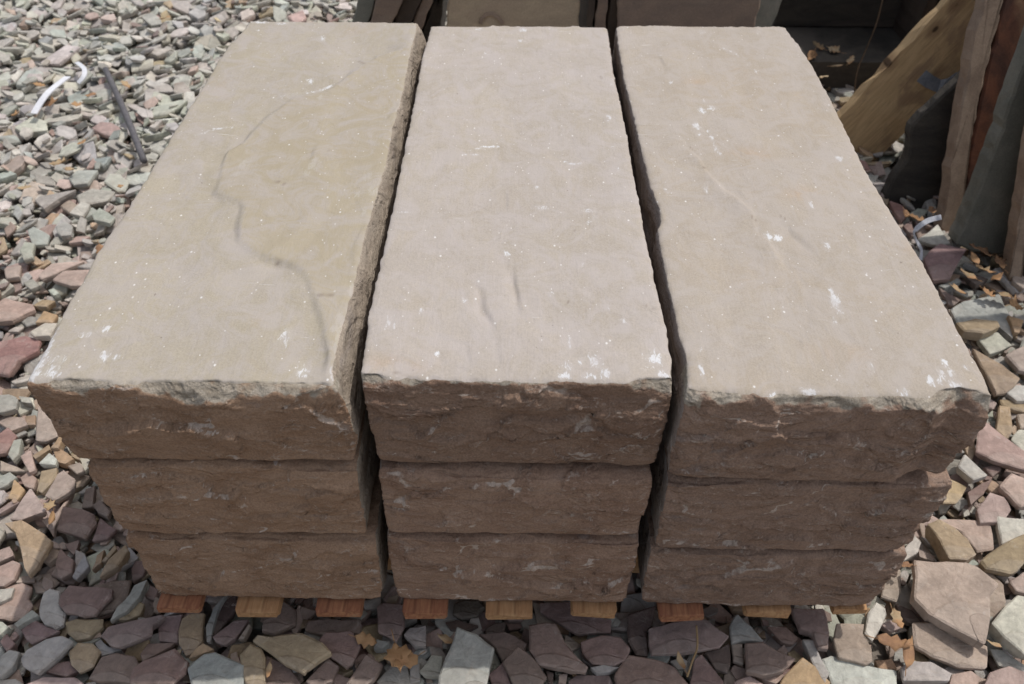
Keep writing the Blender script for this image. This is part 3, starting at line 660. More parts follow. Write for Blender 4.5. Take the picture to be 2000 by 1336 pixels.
HERO += C(1720, 600, 3.18, [
 ('T',4,[(470,90),(600,65),(730,85),(745,115),(640,160),(520,140)]), ('W',1,[(600,200),(720,150),(820,230),(760,260),(680,290)]), ('T',2,[(570,250),(760,350),(870,440),(780,530),(720,540),(630,370)]),
 ('K',2,[(780,290),(891,230),(990,290),(950,400),(860,390)]), ('W',1,[(780,530),(840,480),(950,490),(960,580),(850,580)]), ('T',0,[(740,570),(891,580),(960,620),(891,650),(760,610)]), ('T',1,[(735,610),(800,620),(825,760),(790,820),(720,760)]),
 ('K',2,[(590,720),(650,720),(891,880),(980,930),(960,1010),(700,950),(590,900)]), ('W',2,[(520,910),(670,1040),(580,1070),(480,990)]), ('O',0,[(390,1080),(430,1060),(540,1110),(470,1220),(380,1220)]),
 ('K',2,[(740,1110),(820,1020),(960,1080),(950,1230),(870,1240),(800,1170)]), ('K',1,[(600,1250),(680,1150),(770,1180),(810,1260),(760,1336),(620,1336)]), ('W',0,[(810,820),(860,755),(960,770),(980,900),(891,900)]),
 ('P',0,[(540,1150),(700,1060),(640,1160),(560,1230)]), ('T',0,[(520,860),(570,760),(590,890),(560,960)]), ('P',0,[(640,990),(740,970),(750,1010),(700,1050)]), ('K',0,[(850,660),(960,660),(960,740),(870,750)])])
HERO += C(0, 740, 3.34, [
 ('K',0,[(340,900),(480,710),(400,860),(360,960),(350,1030),(270,920)]), ('K',1,[(230,400),(240,160),(330,260),(390,370),(300,410)]), ('K',0,[(-20,280),(60,240),(150,250),(180,300),(70,340)]), ('R',1,[(-20,360),(50,310),(110,370),(40,480),(-20,490)]),
 ('G',2,[(-20,110),(60,100),(115,130),(100,190),(-20,220)]), ('K',2,[(290,760),(370,620),(410,590),(490,650),(480,710),(350,790)]), ('T',1,[(240,720),(270,600),(370,580),(370,640),(270,740)]), ('W',2,[(250,550),(320,480),(370,520),(360,560)]),
 ('O',1,[(350,470),(400,460),(480,520),(420,550),(370,540)]), ('K',1,[(130,500),(200,460),(230,590),(190,610)]), ('O',2,[(330,450),(390,360),(410,370),(380,450)]), ('P',0,[(600,1060),(650,900),(760,980),(700,1040)]),
 ('P',1,[(410,830),(540,850),(610,880),(625,930),(550,1035),(370,980)]), ('K',2,[(100,850),(200,710),(300,860),(130,920),(60,910)]), ('T',3,[(20,930),(130,910),(210,960),(340,1060),(300,1130),(250,1220),(190,1290),(160,1240),(110,1040),(90,980)]),
 ('P',1,[(370,1290),(360,1200),(390,1100),(480,1180),(470,1260),(400,1300)]), ('B',1,[(470,1290),(550,1140),(580,1220),(500,1310)]), ('T',2,[(640,1290),(700,1180),(820,1080),(840,1120),(760,1220)]), ('T',1,[(600,1250),(630,1150),(680,1110),(660,1200)]), ('T',1,[(660,1190),(750,1080),(760,1110),(690,1190)]),
 ('K',1,[(-30,1230),(80,1180),(130,1200),(90,1300),(20,1350),(-30,1350)]), ('T',1,[(210,500),(320,430),(330,460),(230,520)]), ('K',0,[(130,640),(180,600),(240,650),(220,720),(160,700)]), ('P',0,[(420,1080),(520,1050),(480,1150)]),
 ('O',0,[(50,780),(90,650),(160,720),(110,790)]), ('P',0,[(530,840),(560,720),(620,700),(600,830)]), ('P',1,[(600,820),(650,780),(720,860),(700,900),(640,870)]), ('G',1,[(50,490),(90,400),(140,390),(120,490),(80,530)]), ('T',0,[(160,240),(230,235),(230,300),(180,300)]),
 ('K',0,[(-20,1120),(60,1090),(90,1150),(-20,1200)]), ('G',0,[(-20,640),(60,600),(110,640),(30,700),(-20,720)]), ('K',0,[(0,530),(110,570),(170,600),(60,600),(0,600)]), ('W',0,[(420,420),(400,400),(450,440),(450,470)]), ('T',0,[(460,490),(500,490),(525,530),(490,520)]), ('K',0,[(430,560),(520,540),(550,600),(500,620)]), ('G',0,[(120,110),(190,120),(210,160),(140,150)])])
HERO += C(0, 300, 2.6725, [
 ('K',2,[(270,660),(330,610),(480,600),(440,690),(370,690)]), ('G',1,[(400,590),(490,555),(525,565),(500,605)]), ('K',1,[(200,640),(270,570),(440,550),(300,620),(220,660)]), ('B',2,[(480,320),(520,285),(600,330),(570,360),(490,345)]),
 ('G',2,[(290,380),(330,350),(375,370),(370,420),(320,430),(295,410)]), ('K',1,[(-20,780),(20,750),(170,780),(180,810),(60,870),(-20,880)]), ('W',2,[(155,930),(230,880),(300,880),(260,950),(180,955)]), ('R',1,[(-20,970),(120,940),(210,970),(200,1030),(100,1080),(50,1160),(-20,1150)]),
 ('O',1,[(180,880),(230,820),(300,840),(270,880)]), ('G',2,[(200,220),(330,200),(400,190),(300,240),(230,290),(180,240)]), ('G',1,[(400,220),(480,180),(600,190),(560,240),(420,270)]), ('K',1,[(310,270),(360,235),(420,280),(360,310)]), ('G',2,[(100,500),(130,460),(180,470),(170,540),(120,550)]), ('W',2,[(250,710),(280,700),(310,730),(280,740)]),
 ('G',1,[(120,670),(170,650),(210,690),(160,710)]), ('T',1,[(170,790),(220,760),(290,770),(240,800)]), ('K',0,[(20,600),(110,580),(100,640),(30,650)])])
HERO += C(1680, 350, 4.175, [
 ('P',3,[(520,640),(640,530),(870,570),(740,800),(600,810)]), ('W',2,[(470,480),(630,370),(740,520),(620,530)]), ('B',1,[(740,1050),(830,1000),(1130,950),(1240,1150),(1250,1290),(1150,1200),(800,1160)]), ('B',1,[(640,870),(800,800),(830,830),(690,890)]),
 ('P',1,[(640,880),(820,980),(760,1030),(720,1020)]), ('R',1,[(240,170),(340,200),(400,260),(340,350)]), ('G',1,[(400,280),(470,230),(560,240),(500,320)]), ('O',2,[(1200,1110),(1336,1150),(1300,1250),(1260,1240)]), ('P',1,[(350,380),(420,340),(440,420),(430,470)]), ('D',1,[(860,800),(960,780),(1050,810),(950,860)])])

X0, X1, Y0, Y1, GR = -2.7, 2.0, -.55, 3.9, .005
NXg, NYg = int((X1-X0)/GR), int((Y1-Y0)/GR)
Hf = np.full((NYg, NXg), -.048); LIM = np.full((NYg, NXg), .020)
gx = X0+(np.arange(NXg)+.5)*GR; gy = Y0+(np.arange(NYg)+.5)*GR
def pip(p, XX, YY):
    ins = np.zeros(XX.shape, bool); n = len(p)
    for i in range(n):
        x1, y1 = p[i]; x2, y2 = p[(i+1) % n]
        if y1 == y2: continue
        ins ^= ((y1 > YY) != (y2 > YY)) & (XX < (x2-x1)*(YY-y1)/(y2-y1)+x1)
    return ins
def window(p):
    a = np.min(p, 0); b = np.max(p, 0)
    i0 = int((a[0]-X0)/GR); i1 = int((b[0]-X0)/GR)+1; j0 = int((a[1]-Y0)/GR); j1 = int((b[1]-Y0)/GR)+1
    if i0 < 0 or j0 < 0 or i1 >= NXg or j1 >= NYg: return None
    return slice(j0, j1+1), slice(i0, i1+1)
LZ = {0: .000, 1: .010, 2: .020, 3: .030, 4: .036, 5: .042}
THK = {0: .014, 1: .016, 2: .018, 3: .022, 4: .030, 5: .034}
STONES = []       # (V world, F, tint, colour code, px centroid, px area, hero?)
hrs = np.random.RandomState(5)
for code, lay, pts in HERO:
    z = LZ[lay]
    W = np.array([on_z(a, b, z)[:2] for a, b in pts]); c = W.mean(0)
    V, Fc = stone_geo(W-c, THK[lay]*hrs.uniform(.85, 1.15), hrs)
    tx, ty = hrs.uniform(-.07, .07, 2)*(1 if lay < 4 else .4)
    V[:, 2] += V[:, 0]*tx+V[:, 1]*ty
    V = V + [c[0], c[1], z]
    STONES.append([V, Fc, tintvar(code, hrs, .12), code, np.mean(pts, 0), 1e9, True])
    win = window(W)
    if win:
        XX, YY = np.meshgrid(gx[win[1]], gy[win[0]]); m_ = pip(W, XX, YY)
        LIM[win][m_] = np.minimum(LIM[win][m_], z-.012)
# no stones piled up where the pallet and the stacks stand
pm = (gx[None, :] > -.56) & (gx[None, :] < .58) & (gy[:, None] > -.03) & (gy[:, None] < 1.05)
LIM[pm] = -.004
def palette(x, y, rs):
    g = smooth((y-.55+max(0, x+1.3)*.8)/.9)*(1 if x < .2 else .35)            # greyer towards the far left
    r = rs.rand()
    if r < .08+.80*g: return 'G' if rs.rand() < .8 else 'B'
    r = rs.rand()
    for k, q in (('K', .35), ('P', .10), ('T', .20), ('G', .15), ('B', .07), ('W', .09), ('O', .025)):
        if r < q: return k
        r -= q
    return 'R' if g < .5 else 'B'
frs = np.random.RandomState(23)
def visible(x, y):
    p = proj(np.array([x, y, 0.]))
    return -420 < p[0] < 2300 and -120 < p[1] < 1560
def drop(size_lo, size_hi, count, jitter, lim_extra=0.):
    k = 0
    for _ in range(count):
        best = None
        for _t in range(3):
            x = frs.uniform(X0+.1, X1-.1); y = frs.uniform(Y0+.1, Y1-.1)
            if -.45 < x < .45 and .12 < y < .95: continue
            if not visible(x, y) and frs.rand() < .75: continue
            h = Hf[int((y-Y0)/GR), int((x-X0)/GR)]
            if best is None or h < best[0]: best = (h, x, y)
        if best is None: continue
        _, x, y = best
        r = frs.uniform(size_lo, size_hi)*.5
        if y > .9 and size_lo > .025: r *= 1+.22*smooth((y-.9)/.8)
        elif y > 1.2 and frs.rand() < .5: continue
        jt = jitter*(1-.35*smooth((y-.9)/.6))
        n = frs.randint(4, 7); an = np.sort((np.arange(n)+frs.uniform(-.33, .33, n))/n*2*math.pi)+frs.rand()*6
        rr = r*frs.uniform(.72, 1.15, n); asp = frs.uniform(.42, .95)
        p = np.c_[rr*np.cos(an), asp*rr*np.sin(an)]; ro = frs.rand()*6.28; cr, sr = math.cos(ro), math.sin(ro)
        p = p@np.array([[cr, sr], [-sr, cr]])
        win = window(p+[x, y])
        if win is None: continue
        XX, YY = np.meshgrid(gx[win[1]]-x, gy[win[0]]-y); m_ = pip(p, XX, YY)
        if m_.sum() < 3: continue
        hh = Hf[win][m_]; A = np.c_[XX[m_], YY[m_], np.ones(m_.sum())]
        if len(hh) > 5:
            co = np.linalg.lstsq(A, hh, rcond=None)[0]
        else: co = np.array([0, 0, hh.mean()])
        sx = np.clip(co[0]*.7+frs.normal(0, jt), -.45, .45); sy = np.clip(co[1]*.7+frs.normal(0, jt), -.45, .45)
        t = r*2*frs.uniform(.12, .30); t = min(max(t, .005), .022)
        res = hh-(A[:, 0]*sx+A[:, 1]*sy)
        zb = np.percentile(res, 88)-.001
        topz = zb+t+A[:, 0]*sx+A[:, 1]*sy
        if np.any(topz > LIM[win][m_]+lim_extra): continue
        cur = Hf[win]; cur[m_] = np.maximum(cur[m_], topz)
        V, Fc = stone_geo(p, t, frs)
        V[:, 2] += V[:, 0]*sx+V[:, 1]*sy
        V = V+[x, y, zb+t]
        code = palette(x, y, frs); far = 1+.20*smooth((y-.5)/1.)*(x < 0)
        pp = proj(np.array([x, y, zb+t])); q = proj(np.c_[p+[x, y], np.full(n, zb+t)])
        area = abs(.5*np.sum(q[:, 0]*np.roll(q[:, 1], -1)-np.roll(q[:, 0], -1)*q[:, 1]))
        STONES.append([V, Fc, tintvar(code, frs, .17)*far, code, pp, area, False]); k += 1
    return k
drop(.020, .045, 10500, .10)
drop(.045, .085, 10500, .10)
drop(.070, .120, 900, .08)
drop(.028, .060, 6000, .14, .004)
drop(.016, .034, 4000, .2, .008)
drop(.008, .017, 6000, .25, .010)
# which loose ones are shown largest
CORN = np.array([(50, 742), (480, 38), (820, 38), (1540, 60), (1950, 783), (1690, 1190), (300, 1155)])
def seen(p):
    if not (0 < p[0] < 2000 and 0 < p[1] < 1336): return False
    return not bool(pip(CORN, np.array([p[0]]), np.array([p[1]]))[0])
for s in STONES:
    if s[6]:
        continue
cand = sorted([i for i, s in enumerate(STONES) if not s[6] and seen(s[4]) and s[0][:, 2].max() > -.012], key=lambda i: -STONES[i][5])
nh = sum(1 for s in STONES if s[6])
# a stone still lying open at the end, not buried: its top is at the height field
def open_top(s):
    c = s[0][-1]; h = Hf[int((c[1]-Y0)/GR), int((c[0]-X0)/GR)]; return h-c[2] < .006 and LIM[int((c[1]-Y0)/GR), int((c[0]-X0)/GR)] > .015
cand = [i for i in cand if open_top(STONES[i])][:max(0, 298-nh)]
single = set(cand) | {i for i, s in enumerate(STONES) if s[6]}

# labels: colour + size + shape + where, and an order in the row where that still repeats
def region(p):
    x, y = p
    if y > 1175 and 180 < x < 1700:
        k = int(np.argmin([abs((a+b)/2-x) for a, b in slats])); nth = ['first', 'second', 'third', 'fourth', 'fifth', 'sixth', 'seventh', 'eighth', 'ninth'][k]
        return f'right below the {nth} slat' if y < 1255 else f'in front of {nth} slat'
    if x < 420 and y > 1040: return 'in bottom left rubble corner'
    if x < 420 and y > 740: return 'by left stack front corner'
    if x < 700 and y > 560: return 'low beside the left stack'
    if x < 700 and y > 330: return 'halfway along the left stack'
    if x < 700 and y > 160: return 'around the dark metal rod'
    if x < 900: return 'in the far grey rubble'
    if y > 1190: return 'in bottom right rubble corner'
    if y > 960: return 'beside lower right stack blocks'
    if y > 620: return 'outside right stack front corner'
    return 'by the shaded leaning slabs'
SPECIAL = [((58, 1060), 'star shaped tan stone lying in the sun by the bottom of the left stack'), ((908, 1275), 'pale grey blocky stone standing proud of the plum rubble, its foot in sunlight'),
 ((1850, 1160), 'biggest flat pink stone, a four sided slab below the right stack'), ((565, 1268), 'large tan stone split into long layers, in front of the third slat'),
 ((1985, 1220), 'thick cream stone cut off by the right frame beside the biggest pink stone'), ((1855, 1055), 'thick tan stone with a sunlit top leaning just above the biggest pink stone'), ((1845, 510), 'plum brown chunky block lying in shade below the white strap')]
def shape(V, Fc):
    p = V[:len(Fc[0]), :2]; p = p-p.mean(0); w_ = np.sqrt(np.linalg.eigvalsh(p.T@p)); r = w_[1]/max(w_[0], 1e-6); n = len(p)
    return 'long narrow' if r > 2.3 else 'oblong' if r > 1.6 else 'angular' if n < 14 else 'blocky'
rows = {}
for i in sorted(single):
    V, Fc, tint, code, p, ar, hero = STONES[i]
    ext = np.ptp(V[:, :2], axis=0).max(); size = 'large' if ext > .12 else 'small' if ext < .055 else 'medium'
    rows.setdefault(f'{size} {shape(V, Fc)} {CNAME[code]} stone {region(p)}', []).append(i)
ORD = ['first', 'second', 'third', 'fourth', 'fifth', 'sixth', 'seventh', 'eighth', 'ninth', 'tenth', 'eleventh', 'twelfth', 'thirteenth', 'fourteenth', 'fifteenth', 'sixteenth', 'seventeenth', 'eighteenth', 'nineteenth', 'twentieth']+['last']*40
for lab, ids in rows.items():
    ids.sort(key=lambda i: STONES[i][4][0])
    for k, i in enumerate(ids):
        V, Fc, tint, code, p, ar, hero = STONES[i]
        c = V[-1].copy(); c[2] = V[:, 2].min()
        o = mesh_obj('loose_stone', V, Fc, MSTONE, loc=c); set_col(o, tint)
        full = lab if len(ids) == 1 else f'{lab}, {ORD[k]} such from the left'
        for q, t_ in SPECIAL:
            if hero and ar > 1e8 and math.hypot(q[0]-p[0], q[1]-p[1]) < 14: full = t_
        meta(o, full, 'loose stone', 'broken stones on the ground')
vs_, fs_, cs_ = [], [], []; off = 0
for i, s in enumerate(STONES):
    if i in single: continue
    vs_.append(s[0]); fs_ += [tuple(a+off for a in f) for f in s[1]]; off += len(s[0]); cs_.append(np.repeat(s[2][None], len(s[0]), 0))
rub = mesh_obj('stone_rubble', np.concatenate(vs_), fs_, MSTONE); set_col(rub, np.concatenate(cs_))
meta(rub, 'loose bed of small broken sandstone chips covering the yard', 'rubble', kind='stuff')
print('stones', len(STONES), 'single', len(single), 'heroes', nh, 'faces', len(fs_))
def ground_h(x, y):
    return float(Hf[int((y-Y0)/GR), int((x-X0)/GR)])

# ------------------------------------------------------------------ leaning slabs behind
def slab(name, pts, p0, n, thick, mat, label, seed=0, group=None, rag=.006, cat='stone slab', px=True):
    """front face outline (pixels back-projected on its own leaning plane, or world points), thickness away from the camera"""
    n = np.array(n, float); n /= np.linalg.norm(n)
    W = [on_plane(a, b, p0, n) for a, b in pts] if px else [np.array(q, float) for q in pts]
    rs = np.random.RandomState(seed)
    rim = []
    m_ = len(W)
    for i in range(m_):
        A, B = W[i], W[(i+1) % m_]; L = np.linalg.norm(B-A); k = max(1, min(60, int(L/.018)))
        e = (B-A)/L; q = np.cross(n, e)
        for j in range(k):
            amp = rag*(math.sin(math.pi*j/k)**.5 if j else 0)
            rim.append(A+(B-A)*j/k + q*amp*noise.fractal(Vector((L+seed*3.3, j*.55, i)), .8, 2, 4))
    rim = np.array(rim); c = rim.mean(0); N = len(rim)
    nn = -n if np.dot(n, CAM-c) > 0 else n      # points away from the camera
    inset = c+(rim-c)*(1-.006/np.maximum(np.linalg.norm(rim-c, axis=1)[:, None], .01))
    jit = rs.uniform(-.12, .12, (N, 1))
    r1 = rim+nn*.003; r2 = rim+nn*thick*(.5+jit)+(rim-c)/np.linalg.norm(rim-c, axis=1)[:, None]*rs.uniform(-.004, .002, (N, 1)); r3 = rim+nn*thick
    V = np.concatenate([inset, r1, r2, r3, [c], [c+nn*thick]]); Fc = []
    for i in range(N):
        j = (i+1) % N
        Fc.append((4*N, i, j)); 
        for k in range(3): Fc.append((k*N+i, (k+1)*N+i, (k+1)*N+j, k*N+j))
        Fc.append((4*N+1, 3*N+j, 3*N+i))
    base = V[np.argmin(V[:, 2])]
    o = mesh_obj(name, V, Fc, mat, loc=base)
    me = o.data
    import bmesh
    bm = bmesh.new(); bm.from_mesh(me); bmesh.ops.recalc_face_normals(bm, faces=bm.faces); bm.to_mesh(me); bm.free()
    return meta(o, label, cat, group)
MSL = {'tan': mat_simple('slab_tan', (.52, .41, .28), (.40, .315, .22), 5, (1, 1, 3), third=(.44, .34, .24)),
       'brown': mat_simple('slab_brown', (.27, .20, .15), (.20, .15, .12), 6, (1, 1, 2), third=(.29, .23, .18)),
       'grey': mat_simple('slab_grey_green', (.22, .215, .18), (.15, .15, .125), 7, third=(.26, .24, .20)),
       'red': mat_simple('slab_rusty_red', (.19, .078, .045), (.08, .04, .03), 9, third=(.27, .17, .10)),
       'edge': mat_simple('slab_split_edge', (.36, .27, .20), (.26, .19, .14), 14, third=(.38, .30, .23)),
       'dark': mat_simple('slab_dark_shaded', (.085, .075, .062), (.05, .045, .04), 7, (1, 1, 3), third=(.11, .095, .08)),  # near-black albedo also stands in for the deep shade at the back
       'dim': mat_simple('slab_dusky', (.085, .065, .05), (.055, .042, .035), 8, third=(.11, .085, .065))}
GS = 'slabs leaning on the rack behind the stacks'
lean = lambda a: (0, -math.cos(R(a)), math.sin(R(a)))
zb_ = -.02
# centre group, faces to the camera
slab('leaning_slab', [(868, -230), (1145, -230), (1132, 20), (1122, 140), (1118, 420), (894, 420), (874, 120)], (0, 1.62, zb_), lean(10), .045, MSL['tan'], 'wide tan slab with a scaly shell mark, standing behind the middle stack', 3, GS, rag=.012)
slab('leaning_slab', [(1214, -230), (1505, -230), (1485, 15), (1466, 80), (1425, 420), (1196, 420)], (0, 1.60, zb_), lean(10), .04, MSL['brown'], 'wide smooth brown slab standing behind the right stack', 4, GS)
slab('leaning_slab', [(1470, -230), (1590, -230), (1528, 0), (1495, 80), (1430, 420), (1400, 420)], (0, 1.68, zb_), lean(14), .04, MSL['grey'], 'grey slab showing a slanting strip right of the smooth brown slab', 5, GS)
# groups seen on their edges
def edge_slab(x0t, x1t, x0b, x1b, y, depth, mat, label, seed, top=-230, bot=430):
    k = lambda xt, xb, yy: xt+(xb-xt)*(yy-0)/40.
    A = [on_plane(k(x0t, x0b, top)*1., top, (0, y, 0), (0, -1, 0)), on_plane(k(x1t, x1b, top), top, (0, y, 0), (0, -1, 0))]
    # follow the straight edge down to the ground
    def down(xt, xb):
        P1 = on_y(xt, 0, y); P2 = on_y(xb, 40, y); d = (P2-P1)/(P2[2]-P1[2]); return P1+d*(zb_-P1[2]), P1+d*(.62-P1[2])
    (b0, t0), (b1, t1) = down(x0t, x0b), down(x1t, x1b)
    return slab('leaning_slab', [t0, t1, b1, b0], None, (0, -1, 0), depth, mat, label, seed, GS, rag=.004, px=False)
edge_slab(700, 733, 688, 722, 1.62, .45, MSL['grey'], 'grey green slab seen on its narrow edge, leftmost of the slabs behind', 11)
edge_slab(736, 786, 724, 768, 1.60, .45, MSL['brown'], 'thick brown slab on its narrow edge beside the grey green one', 12)
edge_slab(788, 822, 771, 804, 1.64, .4, MSL['dim'], 'dusky slab on its narrow edge, left of the dark gap behind the left stack', 13)
edge_slab(825, 846, 808, 830, 1.66, .4, MSL['brown'], 'thin brown slab on its narrow edge, closest to the wide tan slab', 14)
edge_slab(848, 866, 834, 862, 1.74, .4, MSL['dark'], 'dark slab in the gap left of the wide tan slab', 15)
edge_slab(1150, 1163, 1146, 1159, 1.66, .4, MSL['dim'], 'narrow dusky slab edge just right of the wide tan slab', 16)
edge_slab(1167, 1188, 1163, 1184, 1.66, .4, MSL['brown'], 'brown slab edge in the middle of the gap behind the right hand joint', 17)
edge_slab(1192, 1212, 1187, 1208, 1.68, .4, MSL['dim'], 'dusky slab edge touching the wide smooth brown slab', 18)
# right hand slabs
fl = [on_plane(a, b, (0, 1.62, zb_), lean(10)) for a, b in [(938, 46), (942, 34), (951, 27), (962, 26), (973, 33), (983, 46)]]
GR_ = 'slabs standing at the right edge'
slab('leaning_slab', [(1781, 246), (1815, 212), (1848, 180), (1900, 132), (1990, 60), (2100, 470), (1860, 500), (1720, 425), (1738, 365), (1775, 300)], (0, 1.22, zb_), lean(13), .035, MSL['dark'], 'dusky dark slab with a wavy brown left edge under the wooden plank', 21, GR_, rag=.008)  # enlarged and darkened to stand in for the shade under the plank
def thick_slab(face, strip, y, a, th, mface, label, seed):
    """standing slab: a face with its split edge as a part"""
    f = slab('leaning_slab', face, (0, y, zb_), lean(a), th, mface, label, seed, GR_, rag=.006)
    e = slab('split_edge', strip, (0, y-.004, zb_), lean(a), th*.9, MSL['edge'], None, seed+40, None, rag=.007, cat=None)
    e.parent = f; e.matrix_parent_inverse = Matrix.Translation(-Vector(f.location))
    return f
thick_slab([(1925, 150), (1962, 0), (2010, -200), (2420, -200), (2300, 480), (1900, 490), (1876, 462), (1893, 300)],
           [(1902, 80), (1925, 0), (1965, -200), (2008, -200), (1960, 0), (1923, 150), (1891, 300), (1874, 468), (1838, 448), (1850, 390), (1870, 265), (1882, 190)], 1.07, 20, .05, MSL['red'], 'rusty red slab with a thick pale brown split edge at right', 22)
slab('leaning_slab', [(2060, -60), (2020, 70), (1990, 150), (1940, 300), (1900, 400), (1868, 478), (1900, 492), (1975, 498), (2110, 500), (2450, 480), (2560, -60)], (0, .985, zb_), lean(9), .05, MSL['grey'], 'grey green slab with a slanting left edge, in front of the rusty red slab', 23, GR_, rag=.006)
thick_slab([(2003, 440), (2040, 250), (2100, -60), (2700, -60), (2500, 600), (1990, 590), (1996, 520)],
           [(1982, 480), (2000, 370), (2020, 250), (2070, -60), (2098, -60), (2038, 250), (2001, 440), (1992, 585), (1966, 560)], .88, 9, .045, MSL['dim'], 'dark brown slab with a light edge, cut off by the right frame', 24)
for i, (x, y, h, wdt) in enumerate([(1.42, .72, 1.15, .5), (1.46, .94, 1.25, .6), (1.32, 1.62, 1.35, 1.0)]):  # slabs that shade the right side; the tall one is added for shade alone
    slab('leaning_slab', [(x, y+.2, zb_+h), (x+wdt, y+.2, zb_+h), (x+wdt, y, zb_), (x, y, zb_)], None, lean(10), .05, MSL['brown'], ['nearer brown slab standing outside the right frame', 'farther brown slab standing outside the right frame', 'tall brown slab added behind the wooden plank to shade the stones'][i], 31+i, GR_, px=False)
for i, (px_, w0) in enumerate([(1795, 12), (1815, 14)]):
    a = on_y(px_, 60, 1.95); slab('leaning_slab', [(a[0], 1.95, .9), (a[0]+.03+w0*.0008, 1.95, .9), (a[0]+.02+w0*.0008, 1.95, zb_), (a[0]-.01, 1.95, zb_)], None, (0, -1, 0), .3, MSL['brown' if i else 'dim'], ['slim dusky', 'slim brown'][i]+' slab edge standing behind the top of the wooden plank', 36+i, GR_, px=False)
# dark slabs lying in a pile at the back
GD = 'dark slabs piled flat behind the plank'
for k, (z0, z1, yf_, lab) in enumerate([(.0, .09, 1.86, 'lowest dark slab of the flat pile, its ledge strewn with dry leaves'), (.095, .20, 2.12, 'second dark slab of the flat pile behind the plank'), (.206, .33, 2.14, 'third dark slab of the flat pile behind the plank'), (.336, .47, 2.10, 'fourth dark slab of the flat pile, cut by the upper frame'), (.476, .90, 2.13, 'highest dark slab block of the flat pile, above the frame')]):
    slab('flat_slab', [(.86, yf_, z1), (2.6, yf_, z1), (2.6, yf_, z0), (.86, yf_, z0)], None, (0, -1, 0), .6, MSL['dark'], lab, 50+k, GD, rag=.004, px=False)

# ------------------------------------------------------------------ plank
a0 = on_y(1668, 272, 1.50); a1 = on_y(1960, -30, 1.50)
d = (a1-a0)/np.linalg.norm(a1-a0)
pl_root = meta(empty('wooden_plank', tuple(a0-d*.02)), 'thick rough wooden plank leaning on the slabs at upper right', 'plank')
pb = beam('board', a0-d*.045, a1+d*.55, .178, .038, MPLANK, None, up=(0, -1, .25), rag=.008, seed=77, nseg=26)
pb.parent = pl_root; pb.matrix_parent_inverse = Matrix.Translation(-Vector(pl_root.location))
MZ = mat_simple('galvanised_metal', (.30, .32, .36), (.20, .22, .25), 40, rough=.45); MZ.node_tree.nodes['Principled BSDF'].inputs['Metallic'].default_value = .1
def ribbon(name, pts, wid, thick, mat, up=(0, 0, 1), parent=None, rnd=False):
    """flat band (or rod) swept through world points"""
    P = [Vector(p) for p in pts]; V = []; Fc = []; n = 8 if rnd else 4
    for i, p in enumerate(P):
        t = (P[min(i+1, len(P)-1)]-P[max(i-1, 0)]).normalized(); s = t.cross(Vector(up)).normalized(); u = s.cross(t)
        if rnd:
            for k in range(n): V.append(p+s*math.cos(k*math.tau/n)*wid/2+u*math.sin(k*math.tau/n)*thick/2)
        else:
            for a, b in ((-1, -1), (1, -1), (1, 1), (-1, 1)): V.append(p+s*a*wid/2+u*b*thick/2)
    for i in range(len(P)-1):
        for k in range(n): Fc.append((i*n+k, i*n+(k+1) % n, (i+1)*n+(k+1) % n, (i+1)*n+k))
    Fc.append(tuple(range(n))[::-1]); Fc.append(tuple(range((len(P)-1)*n, len(P)*n)))
    loc = tuple(min(V, key=lambda q: q.z))
    o = mesh_obj(name, [tuple(v) for v in V], Fc, mat, loc=loc, smooth=rnd)
    if parent is not None: o.parent = parent; o.matrix_parent_inverse = Matrix.Translation(-Vector(parent.location))
    return o
br = [on_y(a, b, 1.474) for a, b in [(1800, 148), (1816, 160), (1834, 168), (1852, 160), (1872, 146)]]
for i in (3, 4): br[i][1] -= .012
ribbon('metal_bracket', br, .034, .003, MZ, up=(0, -1, .2), parent=pl_root)

# ------------------------------------------------------------------ small things lying about
def spline(pts, n=6):
    P = [np.array(p, float) for p in pts]; out = []
    for i in range(len(P)-1):
        a = P[max(i-1, 0)]; b = P[i]; c = P[i+1]; d_ = P[min(i+2, len(P)-1)]
        for k in range(n):
            t = k/n; out.append(.5*((2*b)+(c-a)*t+(2*a-5*b+4*c-d_)*t*t+(3*b-a-3*c+d_)*t**3))
    return out+[P[-1]]
MWP = mat_simple('white_plastic', (.78, .78, .80), (.70, .70, .73), 30, rough=.5, bump=.0004)
MGP = mat_simple('grey_plastic_strap', (.55, .56, .60), (.42, .43, .47), 30, rough=.5, bump=.0004)
MROD = mat_simple('weathered_steel', (.15, .14, .145), (.10, .095, .10), 60, rough=.6)
st = spline([on_z(66, 222, .04), on_z(82, 196, .055), on_z(100, 175, .062), on_z(132, 150, .055)])
meta(ribbon('plastic_strip', st, .020, .003, MWP, up=(0, -.3, 1)), 'longer white plastic strip lying on the rubble at far left', 'plastic strip', 'white plastic strips on the rubble')
st = spline([on_z(150, 122, .045), on_z(164, 134, .06), on_z(164, 148, .055), on_z(153, 162, .04)])
meta(ribbon('plastic_strip', st, .014, .003, MWP, up=(.2, -.3, 1)), 'short curled white plastic strip beside the longer one', 'plastic strip', 'white plastic strips on the rubble')
meta(ribbon('metal_rod', spline([on_z(206, 136, .035), on_z(245, 222, .033), on_z(281, 314, .03)], 4), .019, .019, MROD, rnd=True), 'dark steel rod lying on the grey rubble at upper left', 'metal rod')
st = spline([on_z(1838, 424, .12), on_z(1810, 432, .13), on_z(1786, 452, .12), on_z(1790, 470, .08), on_z(1799, 488, .05), on_z(1798, 508, .03)])
meta(ribbon('plastic_strap', st, .012, .0015, MGP, up=(.5, -.5, .6)), 'looped pale packing strap by the edge of the right stack', 'strap')
MTW = mat_simple('dry_twig', (.12, .08, .05), (.08, .055, .035), 30)
